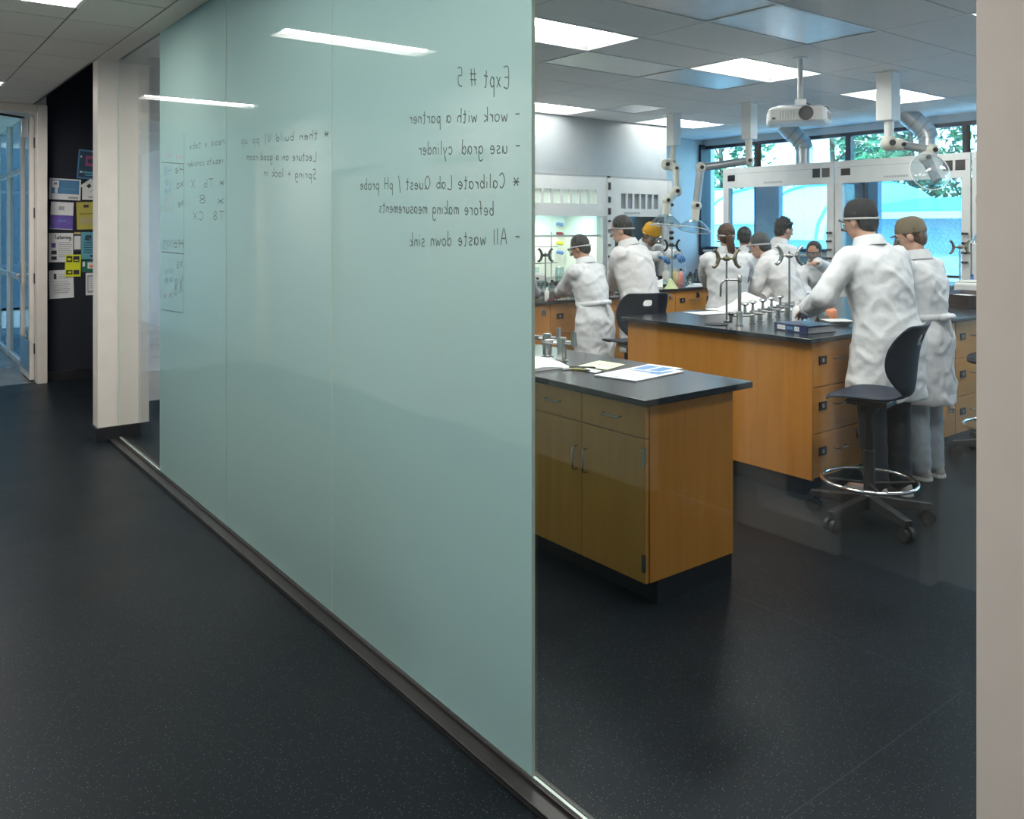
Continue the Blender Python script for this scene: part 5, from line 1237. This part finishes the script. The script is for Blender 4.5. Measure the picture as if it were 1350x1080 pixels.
def tree(p, h, r, label, seed, n=2400, z0=.32):
    R = random.Random(seed)
    t = thing('tree', label, 'tree', p, group='leafy trees beyond the windows')
    p = Vector(p)
    tk = MB(); tk.tube([p, p + Vector((.1, .1, h * .5)), p + Vector((0, .2, h * .85))], [.16, .11, .05], 10)
    for k in range(5):
        a = R.random() * 6.28; tk.tube([p + Vector((.05, .05, h * (.35 + .08 * k))), p + Vector((math.cos(a) * r * .6, math.sin(a) * r * .6, h * (.5 + .08 * k)))], [.06, .02], 7)
    tk.build('trunk', M['bark'], t, smooth=True)
    lf = MB(); cl = [(R.uniform(-1, 1) * r * .8, R.uniform(-1, 1) * r * .8, h * R.uniform(z0, 1.0), R.uniform(.35, .7) * r * .6) for _ in range(26)]
    for k in range(n):
        c = cl[k % len(cl)]
        d = Vector((R.gauss(0, 1), R.gauss(0, 1), R.gauss(0, 1))).normalized() * c[3] * R.uniform(.5, 1.05)
        q_ = p + Vector(c[:3]) + d
        s = R.uniform(.09, .18); a = Vector((R.gauss(0, 1), R.gauss(0, 1), R.gauss(0, 1))).normalized(); b_ = a.orthogonal().normalized()
        lf.quad(q_ - a * s, q_ + b_ * s * .55, q_ + a * s, q_ - b_ * s * .55)
    lf.build('foliage', M['leaf'], t)
TR = [((27, 27, 0), 7.5, 2.6, 'leafy tree outside furthest left, beside the blue corner wall'), ((28, 22.2, 0), 7.2, 2.5, 'leafy tree outside seen above the reaching extraction arm'), ((29, 17.8, 0), 8, 2.4, 'leafy tree outside behind the first duct'), ((27.5, 14.0, 0), 7.4, 2.4, 'leafy tree outside between the two ducts'), ((28.6, 10.2, 0), 7.6, 2.3, 'leafy tree outside behind the second duct'), ((28, 6, 0), 8, 2.5, 'leafy tree outside beyond the beige wall edge')]
for k, (p, h, r, lab) in enumerate(TR): tree(p, h, r, lab, k + 3, 3600, .26)

# ================================================================== PEOPLE
V3 = Vector
def baked(mb, voxel, smooth_it, disp=None):
    """fuse the shapes of a builder into one continuous smooth surface and return it as a builder"""
    me = bpy.data.meshes.new('tmp'); bmesh.ops.recalc_face_normals(mb.bm, faces=mb.bm.faces[:]); mb.bm.to_mesh(me); mb.bm.free()
    o = bpy.data.objects.new('tmp', me); COL.objects.link(o)
    r = o.modifiers.new('r', 'REMESH'); r.mode = 'VOXEL'; r.voxel_size = voxel
    if smooth_it:
        s = o.modifiers.new('s', 'SMOOTH'); s.factor = .5; s.iterations = smooth_it
    dg = bpy.context.evaluated_depsgraph_get(); dg.update()
    ev = o.evaluated_get(dg); m2 = bpy.data.meshes.new_from_object(ev)
    bpy.data.objects.remove(o); bpy.data.meshes.remove(me)
    out = MB(); out.bm.from_mesh(m2)
    if disp:
        out.bm.normal_update()
        mv = [(v, v.co + v.normal * disp(v.co)) for v in out.bm.verts]
        for v, c in mv: v.co = c
    bpy.data.meshes.remove(m2)
    return out
def hand(mb, wrist, d, nrm, side, s, curl=.5):
    """d: direction of the fingers, nrm: back of the hand, side: +1 when the thumb lies on the d x nrm side"""
    d = d.normalized(); nrm = (nrm - d * nrm.dot(d)).normalized(); lat = d.cross(nrm) * side
    k = wrist + d * .085 * s
    for j in (-1.4, -.45, .45, 1.4):
        mb.rcone(wrist + lat * j * .014 * s + d * .012 * s, .018 * s, k + lat * j * .021 * s, .0125 * s, 8)
    for j, L in ((-1.5, .062), (-.5, .078), (.5, .084), (1.5, .074)):
        p = k + lat * j * .021 * s; dd = (d + lat * j * .07).normalized(); pts = [p]
        for q, f in enumerate((.45, .32, .25)):
            a = curl * (q + .6) * .6
            pts.append(pts[-1] + (dd * math.cos(a) - nrm * math.sin(a)) * L * f * 1.1 * s)
        mb.chain(pts, [.0100 * s, .0092 * s, .0086 * s, .0076 * s], 8)
    t0 = wrist + d * .022 * s + lat * .026 * s
    t1 = t0 + (lat * .75 + d * .6 - nrm * .25).normalized() * .042 * s
    mb.chain([t0, t1, t1 + (d * .9 + lat * .3 - nrm * .35).normalized() * .034 * s], [.014 * s, .0115 * s, .009 * s], 8)
def ik(S, T, L1, L2, pole):
    v = T - S; D = v.length; mx = (L1 + L2) * .985
    if D > mx: T = S + v * (mx / D); v = T - S; D = mx
    n = v.normalized(); a = (L1 * L1 - L2 * L2 + D * D) / (2 * D); h = math.sqrt(max(0, L1 * L1 - a * a))
    p = pole - n * pole.dot(n)
    p = p.normalized() if p.length > 1e-4 else n.orthogonal().normalized()
    return S + n * a + p * h, T
def person(label, head, fac, lean=.1, pitch=-.3, yaw=0, side=0, skin='skin', hair='hair', style='short', gear=None, gearm=None, coat='coat', hem=.53,
           lh=None, rh=None, legs='trouser', shoe='shoe', belt=False, strap=False, goggles=False, glove=None, seed=0, curl=.5, pony=False, build_w=1.0, sc_head=1.0, feet=(.10, .10), torso_shift=None, hgt=None):
    rz = face(fac); Rz = Matrix.Rotation(rz, 3, 'Z'); Ri = Rz.inverted()
    # unit skeleton
    def spine(s):
        hip = V3((0, 0, .94))
        d1 = V3((math.sin(side * .6), math.sin(lean * .7), math.cos(lean * .7))).normalized()
        d2 = V3((math.sin(side * 1.2), math.sin(lean * 1.15), math.cos(lean * 1.15))).normalized()
        mid = hip + d1 * .24; nb = mid + d2 * .30
        dn = V3((math.sin(side), math.sin(lean * 1.15 - pitch * .25), math.cos(lean * 1.15 - pitch * .25))).normalized()
        hc = nb + dn * .165 + V3((0, .02, 0))
        return [p * s for p in (hip, mid, nb, hc)], d1, d2, dn
    (hip, mid, nb, hc), d1, d2, dn = spine(1)
    s = head[2] / hc.z if hgt is None else hgt
    (hip, mid, nb, hc), d1, d2, dn = spine(s)
    off = Rz @ V3((hc.x, hc.y, 0))
    loc = V3((head[0] - off.x, head[1] - off.y, 0))
    t = thing('person', label, 'person', loc, rz, local=True)
    tl = lambda p: Ri @ (V3(p) - loc)
    X = V3((1, 0, 0))
    def fr(d): f = V3((0, 1, 0)) - d * d.y; f.normalize(); return f
    sh = nb - d2 * .045 * s
    SR, SL = sh + X * .178 * s * build_w, sh - X * .178 * s * build_w
    L1, L2 = .29 * s, .255 * s
    rT = tl(rh) if rh is not None else sh + V3((.16, .30, -.34)) * s
    lT = tl(lh) if lh is not None else sh + V3((-.16, .30, -.34)) * s
    ER, WR = ik(SR, rT, L1, L2, V3((.8, -.5, -.6))); EL, WL_ = ik(SL, lT, L1, L2, V3((-.8, -.5, -.6)))
    Mh = Matrix.Translation(hc) @ Matrix.Rotation(yaw, 4, 'Z') @ Matrix.Rotation(pitch, 4, 'X') @ Matrix.Scale(s * sc_head, 4)
    H = lambda x, y, z: Mh @ V3((x, y, z))
    Mh3 = Mh.to_3x3()
    # ---- body, one continuous surface
    b = MB()
    for sg, fx in ((-1, feet[0]), (1, feet[1])):
        hp, kn, an = V3((sg * .09, 0, .92)) * s, V3((sg * (fx + .005), .025, .50)) * s, V3((sg * fx, -.01, .09)) * s
        b.chain([hp, kn, an], [.088 * s, .058 * s, .040 * s]); b.rcone(an + V3((0, -.02, -.04)) * s, .038 * s, V3((sg * (fx + .012), .155, .032)) * s, .028 * s)
    b.chain([hip, mid, nb - d2 * .12 * s], [.115 * s, .105 * s, .095 * s], 16)
    for sg in (-1, 1): b.rcone(hip + X * sg * .05 * s, .10 * s, mid + X * sg * .03 * s, .09 * s, 14).rcone(mid + X * sg * .03 * s, .09 * s, nb - d2 * .15 * s + X * sg * .08 * s, .07 * s, 14)
    b.rcone(SL - d2 * .02 * s, .042 * s, nb - d2 * .055 * s, .045 * s).rcone(SR - d2 * .02 * s, .042 * s, nb - d2 * .055 * s, .045 * s)
    b.rcone(nb - d2 * .02 * s, .058 * s, H(0, -.015, -.05), .054 * s, 14)
    b.chain([SR - d2 * .02 * s, ER, WR], [.042 * s, .038 * s, .029 * s]); b.chain([SL - d2 * .02 * s, EL, WL_], [.042 * s, .038 * s, .029 * s])
    for W_, E_, sd in ((WR, ER, -1), (WL_, EL, 1)):
        d = (W_ - E_).normalized(); up = V3((0, 0, 1)) if abs(d.z) < .85 else V3((sd * -.6, .8, 0))
        hand(b, W_, (d + V3((0, .25, -.25))).normalized(), up, sd, s, curl)
    k = s * sc_head
    b.ell(H(0, -.008, .02), (.076 * k, .094 * k, .098 * k), Mh3.normalized()).ell(H(0, .028, -.055), (.052 * k, .058 * k, .062 * k), Mh3.normalized())
    b.ell(H(0, .040, -.012), (.058 * k, .05 * k, .07 * k), Mh3.normalized())
    b.rcone(H(0, .086, .005), .010 * k, H(0, .106, -.028), .014 * k, 8).rcone(H(.012, .094, -.03), .009 * k, H(-.012, .094, -.03), .009 * k, 8)
    b.rcone(H(-.022, .078, -.062), .009 * k, H(.022, .078, -.062), .009 * k, 8).rcone(H(-.035, .078, .018), .012 * k, H(.035, .078, .018), .012 * k, 8)
    b.ell(H(0, .055, -.095), (.026 * k, .022 * k, .018 * k), Mh3.normalized())
    for sg in (-1, 1): b.ell(H(sg * .077, -.005, -.012), (.010 * k, .020 * k, .032 * k), Mh3.normalized(), 10, 7)
    baked(b, .0068 * s, 3).build('body', M[skin], t, smooth=True)
    for sg in (-1, 1):
        e = MB().ell(H(sg * .031, .078, 0), (.013 * k, .010 * k, .009 * k), Mh3.normalized(), 10, 7).build('eye', M['eye'], t, smooth=True)
        MB().ell(H(sg * .031, .0875, 0), (.0055 * k,) * 3, None, 8, 6).build('iris', M['blk'], e, smooth=True)
        MB().rcone(H(sg * .018, .092, .019), .004 * k, H(sg * .046, .083, .021), .003 * k, 6).build('eyebrow', M[hair if hair in M else 'hair'], t)
    MB().rcone(H(-.018, .087, -.061), .0045 * k, H(.018, .087, -.061), .0045 * k, 8).build('mouth', M['lip'], t, smooth=True)
    # ---- hair
    if style != 'none':
        hb = MB()
        hb.ell(H(0, -.022, .034), (.086 * k, .096 * k, .098 * k), Mh3.normalized(), 26, 18)
        hb.ell(H(0, -.052, -.02), (.076 * k, .056 * k, .075 * k), Mh3.normalized(), 20, 12)
        R = random.Random(seed)
        n_t = 60 if style == 'wild' else 16
        for q_ in range(n_t):
            a = R.uniform(0, 6.28); el = R.uniform(.1, 1.45)
            dv = V3((math.cos(a) * math.cos(el), math.sin(a) * math.cos(el) - .25, math.sin(el))).normalized()
            if style != 'wild' and dv.y > .3: continue
            p0 = H(dv.x * .075, -.02 + dv.y * .085, .034 + dv.z * .088); L = (.03 if style == 'wild' else .008)
            p1 = p0 + (Mh3 @ (dv + V3((R.uniform(-.6, .6), .2, R.uniform(-.2, .6))))).normalized() * L * k
            hb.rcone(p0, .015 * k, p1, .004 * k, 6)
        if style == 'bun': hb.ell(H(0, -.115, .03), (.035 * k,) * 3)
        def hd(p): return .003 * noise.noise(p * 38) + .002 * noise.noise(V3((p.x * 90, p.y * 90, p.z * 12)))
        baked(hb, .0062 * k, 1, hd).build('hair', M[hair], t, smooth=True)
    if pony:
        pb = MB(); base = H(0, -.10, .0)
        pts = [base, base + V3((.01, -.035, -.03)) * s, base + V3((.02, -.035, -.12)) * s, base + V3((.035, -.015, -.22)) * s, base + V3((.045, .005, -.30)) * s]
        pb.chain(pts, [.022 * s, .034 * s, .040 * s, .034 * s, .014 * s])
        for q_ in range(7):
            o_ = V3((R.uniform(-.03, .03), R.uniform(-.015, .015), R.uniform(-.02, .02))) * s
            pb.chain([p + o_ for p in pts[1:]], [.016 * s] * 3 + [.006 * s])
        baked(pb, .0062 * s, 1, lambda p: .003 * noise.noise(V3((p.x * 80, p.y * 80, p.z * 8)))).build('ponytail', M['hair_b'], t, smooth=True)
        MB().tube([base + V3((0, -.02, -.008)) * s, base + V3((.003, -.034, -.018)) * s], .028 * s, 12).build('hair_tie', M['blk'], t)
    if gear:
        gb = MB(); n = 26
        prof = [(.099, -.005), (.102, .012), (.101, .035), (.096, .062), (.082, .092), (.058, .114), (.03, .125), (.004, .128)] if gear == 'beanie' else [(.095, .0), (.098, .01), (.096, .03), (.09, .062), (.074, .092), (.05, .108), (.02, .115), (.004, .116)]
        tilt = Matrix.Rotation(.22, 3, 'X')
        rings = []
        for r_, z in prof:
            rings.append([H(*(tilt @ V3((r_ * .90 * math.cos(2 * PI * q / n), r_ * 1.06 * math.sin(2 * PI * q / n) - .012, z + .02)))) for q in range(n)])
        gb.loft(rings)
        if gear == 'beanie':
            for q in range(4):
                ring = [H(*(tilt @ V3(((.0935 + .002 * (q % 2)) * math.cos(2 * PI * i / n), .110 * math.sin(2 * PI * i / n) - .012, .02 + .008 * q)))) for i in range(n)]
                gb.tube(ring, .005 * k, 6, closed=True)
        gb.build('beanie' if gear == 'beanie' else 'cap', M[gearm], t, smooth=True)
    if strap:
        n = 30; tilt = Matrix.Rotation(.28, 3, 'X'); rr = []
        for q in range(n): rr.append(tilt @ V3((.0925 * math.cos(2 * PI * q / n), .108 * math.sin(2 * PI * q / n) - .016, 0)))
        rings = [[H(p.x, p.y, p.z + dz) for p in rr] for dz in (.005, .019)]
        o_ = MB(); o_.loft(rings, cap=False); o_.build('goggle_strap', M['strap'], t, smooth=True, solid=.004)
    if goggles or strap:
        gb = MB(); pr = []
        for a in range(9):
            u_ = -1.15 + 2.3 * a / 8; pr.append((.078 * math.sin(u_), .055 + .058 * math.cos(u_)))
        gb.loft([[H(x, y, -.026) for x, y in pr] + [H(x * .97, y - .012, -.026) for x, y in reversed(pr)], [H(x, y, .028) for x, y in pr] + [H(x * .97, y - .012, .028) for x, y in reversed(pr)]])
        gb.build('goggles', M['plastic_clear'], t)
        fb = MB(); fb.tube([H(x, y + .002, .03) for x, y in pr], .005 * k, 6).tube([H(x, y + .002, -.028) for x, y in pr], .005 * k, 6).build('goggle_frame', M['darkgrey'], t)
    # ---- trousers, shoes
    tb = MB()
    for sg, fx in ((-1, feet[0]), (1, feet[1])):
        tb.chain([V3((sg * .085, 0, .86)) * s, V3((sg * (fx + .005), .02, .50)) * s, V3((sg * fx, -.012, .085)) * s], [.096 * s, .080 * s, .068 * s], 16)
        sb = MB(); a0 = V3((sg * fx, 0, 0)) * s; rings = []
        for y, w, z1, z0 in ((-.085, .020, .055, .012), (-.07, .036, .085, .004), (-.02, .040, .088, .003), (.05, .043, .075, .003), (.11, .046, .058, .003), (.16, .042, .048, .004), (.195, .022, .035, .012)):
            yy = y; o_ = sg * .008 * (y + .1) * 4
            rings.append([a0 + V3((o_ - w, yy, z0)) * s, a0 + V3((o_ + w, yy, z0)) * s, a0 + V3((o_ + w * .95, yy, z0 + (z1 - z0) * .6)) * s, a0 + V3((o_ + w * .45, yy, z1)) * s, a0 + V3((o_ - w * .45, yy, z1)) * s, a0 + V3((o_ - w * .95, yy, z0 + (z1 - z0) * .6)) * s])
        so = sb.loft(rings).build('shoe', M[shoe], t, smooth=True, sub=2)
        pl = [(-.088, .02), (-.07, .042), (.0, .044), (.1, .05), (.17, .044), (.2, .02)]
        MB().loft([[a0 + V3((sg * .008 * (y + .1) * 4 + w_, y, z)) * s for y, w_ in pl] + [a0 + V3((sg * .008 * (y + .1) * 4 - w_, y, z)) * s for y, w_ in reversed(pl)] for z in (.001, .02)]).build('sole', M['sole'], so)
    baked(tb, .010, 3, lambda p: .006 * noise.noise(V3((p.x * 12, p.y * 12, p.z * 20)))).build('trousers', M[legs], t, smooth=True)
    # ---- coat: skirt, trunk and sleeves in one cloth
    cb = MB(); n = 28; rings = []
    def ring(c, d, a, bb, fwd=0, p=2.4):
        f = fr(d); r_ = []
        for q in range(n):
            an = 2 * PI * q / n; ca, sa = math.cos(an), math.sin(an)
            e = 2 / p
            r_.append(c + X * a * s * build_w * math.copysign(abs(ca) ** e, ca) + f * (bb * s * math.copysign(abs(sa) ** e, sa) + fwd * s))
        return r_
    up = V3((0, 0, 1))
    hz_ = hem / s if hem else .53
    rings.append(ring(V3((0, .0, hz_ * s)), up, .235, .165)); rings.append(ring(V3((0, 0, (hz_ + .12) * s)), up, .232, .163)); rings.append(ring(V3((0, 0, .80 * s)), up, .222, .158))
    rings.append(ring(hip + V3((0, -.01 * s, 0)), (up + d1 * .5).normalized(), .208, .155))
    wv = .168 if belt else .185
    rings.append(ring(hip.lerp(mid, .6), d1, wv, .135 if belt else .145)); rings.append(ring(mid + d2 * .04 * s, d2, .192, .148)); rings.append(ring(mid.lerp(nb, .48), d2, .208, .145))
    rings.append(ring(nb - d2 * .10 * s, d2, .212, .128)); rings.append(ring(nb - d2 * .045 * s, d2, .180, .106)); rings.append(ring(nb - d2 * .008 * s, d2, .115, .09)); rings.append(ring(nb + d2 * .012 * s, d2, .074, .072))
    cb.loft(rings)
    for S_, E_, W_ in ((SR, ER, WR), (SL, EL, WL_)):
        w2 = E_.lerp(W_, .97)
        cb.rcone(S_ - d2 * .03 * s, .080 * s, S_.lerp(E_, .5), .074 * s, 16); cb.chain([S_.lerp(E_, .5), E_, E_.lerp(w2, .5), w2], [.074 * s, .068 * s, .062 * s, .056 * s], 16)
    sd = seed * 3.7
    def fold(p):
        z = p.z / s
        low = .5 + .5 * max(0, min(1, (1.0 - z) / .4))
        f = .013 * low * noise.noise(V3((p.x * 10 + sd, p.y * 10, z * 2.6)))
        f += .008 * noise.noise(V3((p.x * 7 + z * 6, p.y * 7 - z * 5, z * 7 + sd)))
        f += .005 * noise.noise(V3((p.x * 20, p.y * 20 + sd, z * 22)))
        f -= .010 * max(0, noise.noise(V3((p.x * 5 - z * 9 + sd, p.y * 5, z * 6)))) ** 1.5
        q1 = abs(noise.noise(V3((p.x * 4.5 + z * 3.2 + sd, p.y * 4.5, z * 2.4 - p.x * 3))))
        q2 = abs(noise.noise(V3((p.x * 6.5 - z * 3.0, p.y * 6.5 + sd, z * 3.4))))
        f += .0085 * max(0, 1 - q1 / .24) ** 1.3 + .004 * max(0, 1 - q2 / .2)
        return f
    c = baked(cb, .0105, 4, fold).build('lab_coat', M[coat], t, smooth=True)
    # collar
    f2 = fr(d2)
    rings = []
    for h_, a, bb in ((-.012, .088, .084), (.02, .078, .078), (.05, .071, .070), (.052, .079, .078), (.018, .093, .092), (-.014, .108, .098)):
        rr = ring(nb + d2 * (h_ + .012) * s, d2, a / build_w, bb, p=2); rings.append(rr)
    cl = MB()
    cl.loft(rings, cap=False); cl.build('collar', M[coat], c, smooth=True)
    MB().tube(ring(V3((0, 0, hz_ * s + .004)), up, .236, .166), .005, 6, closed=True).build('hem', M[coat], c, smooth=True) if False else None
    for E_, W_ in ((ER, WR), (EL, WL_)):
        d = (W_ - E_).normalized(); w2 = E_.lerp(W_, .97)
        MB().tube([w2 - d * .002, w2 + d * .034 * s], [.060 * s, .060 * s], 18).build('cuff', M[coat], c, smooth=True)
    if belt:
        bm_ = hip.lerp(mid, .60)
        rg = []
        for dz in (-.024, .024): rg.append([p + d1 * dz * s for p in ring(bm_, d1, wv + .007, .146)])
        x = MB(); x.loft(rg, cap=False); x.build('belt', M[coat], c, smooth=True, solid=.007)
        kb = bm_ - fr(d1) * .17 * s
        MB().chain([kb + X * -.05 * s, kb, kb + X * .05 * s], [.024 * s, .018 * s, .024 * s]).chain([kb, kb + V3((.03, -.01, -.12)) * s], [.015 * s, .012 * s]).build('belt_knot', M[coat], c, smooth=True)
    if glove:
        for W_, E_, sd_ in ((WR, ER, -1), (WL_, EL, 1)):
            d = (W_ - E_).normalized(); up_ = V3((0, 0, 1)) if abs(d.z) < .85 else V3((sd_ * -.6, .8, 0)); gb = MB()
            hand(gb, W_, (d + V3((0, .25, -.25))).normalized(), up_, sd_, s * 1.10, curl); gb.rcone(W_ - d * .04 * s, .036 * s, W_ + d * .02, .03 * s)
            baked(gb, .006, 2).build('glove', M[glove], t, smooth=True)
    return t
BZ = .985
person('person in a belted white lab coat with goggle strap at the left bench', at(764, 327, 7.5), V3((-.12, 1, 0)), .22, -.45, .3, 0, 'skin', 'hair', 'short', belt=True, strap=True, hem=.50, lh=at(735, 390, 7.85), rh=at(752, 384, 7.95), seed=1, legs='trouser', build_w=.92)
person('person with black hair leaning between the belted coat and the mustard beanie', at(819, 303, 7.75), V3((-.25, 1, 0)), .28, -.3, .4, .05, 'skin_l', 'hair', 'short', strap=True, coat='coat_w', lh=at(805, 388, 8.1), rh=at(846, 378, 8.3), seed=2, hem=.55, build_w=1.02)
person('person in a mustard beanie, goggles and blue gloves bending over the right back bench', at(859, 310, 10.55), -FW * .9 + RT * .45, .50, -.55, 0, 0, 'skin_d', 'hair', 'short', gear='beanie', gearm='beanie', goggles=True, glove='glove', lh=at(893, 336, 10.25), rh=at(868, 338, 10.15), seed=3, hem=.5, sc_head=1.12, curl=.9)
person('person with a long brown ponytail in a white lab coat', at(957, 312, 7.95), FW * 1.0 + RT * .1, .12, -.25, .1, .0, 'skin_l', 'hair_b', 'short', strap=True, pony=True, lh=at(932, 372, 8.35), rh=at(975, 380, 8.4), seed=4, hem=.5, build_w=.98)
person('person with dark hair mostly hidden behind the ponytail wearer', at(981, 313, 9.5), -RT * .3 + FW, .1, -.2, -.4, 0, 'skin', 'hair', 'short', seed=5, hem=.5)
person('person with charcoal grey hair stooping to the left over the island', at(1001, 324, 8.35), -RT * .75 + FW * .75, .5, -.35, .1, 0, 'skin_l', 'hair_g', 'short', coat='coat_w', lh=at(982, 392, 8.3), rh=at(1003, 396, 8.05), seed=6, hem=.5, strap=True, sc_head=1.08)
person('person with tousled black hair turned right behind the grey haired person', at(1034, 303, 9.15), RT * .9 + FW * .35, .2, -.2, -.1, 0, 'skin_l', 'hair', 'wild', lh=at(1052, 385, 9.3), rh=at(1044, 388, 8.95), seed=7, hem=.5)
person('person with short black hair facing the viewer across the island, hand at the face', at(1073, 333, 8.45), -FW * .9 - RT * .5, .36, -.2, .0, 0, 'skin', 'hair', 'short', goggles=True, lh=at(1079, 347, 8.1), rh=at(1066, 392, 8.2), seed=8, hem=.5, build_w=.95)
person('broad person in a white lab coat and charcoal cap leaning over the near island corner', at(1133, 291, 5.34), V3((.20, 1, 0)), .20, -.3, .15, -.05, 'skin_l', 'hair_g', 'short', gear='cap', gearm='cap', strap=True, lh=at(1068, 405, 5.42), rh=at(1180, 400, 5.75), legs='trouser', shoe='shoe', hem=.60, seed=9, build_w=1.1, curl=.3)
person('person in a white lab coat, olive cap and pale jeans beside the charcoal cap', at(1199, 311, 5.68), V3((.1, 1, 0)), .12, -.35, .55, 0, 'skin_l', 'hair_b', 'short', gear='cap', gearm='cap_b', goggles=True, legs='jeans', shoe='shoe', hem=.50, seed=10, lh=at(1206, 402, 6.05), rh=at(1225, 395, 6.15), belt=True, build_w=.9, feet=(.075, .075))
person('person in a mauve top reaching from behind the frosted glass over the left bench', at(650, 330, 6.9), V3((.25, 1, 0)), .3, -.4, 0, .1, 'skin_l', 'hair', 'short', coat='mauve', lh=at(664, 402, 7.2), rh=at(717, 398, 7.5), seed=11, hem=.7)

# ================================================================== LIGHT, WORLD, CAMERA
wd = bpy.data.worlds.new('sky'); sc.world = wd; wd.use_nodes = True
nt = wd.node_tree; bg = nt.nodes['Background']
tc = nt.nodes.new('ShaderNodeTexCoord'); sx = nt.nodes.new('ShaderNodeSeparateXYZ'); cr = nt.nodes.new('ShaderNodeValToRGB')
nt.links.new(tc.outputs['Generated'], sx.inputs[0]); nt.links.new(sx.outputs['Z'], cr.inputs['Fac'])
cr.color_ramp.elements[0].color = (.62, .88, 1, 1); cr.color_ramp.elements[1].color = (.22, .52, 1, 1); cr.color_ramp.elements[1].position = .8
nt.links.new(cr.outputs[0], bg.inputs['Color']); bg.inputs['Strength'].default_value = 4.2
sd = bpy.data.lights.new('sun', 'SUN'); sd.energy = 6.5; sd.angle = .02; sd.color = (1, 1, 1)
so = bpy.data.objects.new('sun', sd); COL.objects.link(so); so.rotation_euler = (math.radians(8), math.radians(-38), 0)
cd = bpy.data.cameras.new('camera'); cam = bpy.data.objects.new('camera', cd); COL.objects.link(cam)
cam.location = (0, 0, EYE); cam.rotation_euler = (PI / 2, 0, -TH)
cd.sensor_fit = 'HORIZONTAL'; cd.sensor_width = 36; cd.lens = 36 * F / 1350; cd.shift_y = -(540 - HY) / 1350; cd.clip_start = .02
sc.camera = cam
sc.view_settings.view_transform = 'Standard'; sc.view_settings.look = 'None'; sc.view_settings.gamma = 1; sc.view_settings.exposure = .78
sc.cycles.sample_clamp_indirect = 6; sc.cycles.transparent_max_bounces = 24; sc.cycles.caustics_reflective = False; sc.cycles.caustics_refractive = False
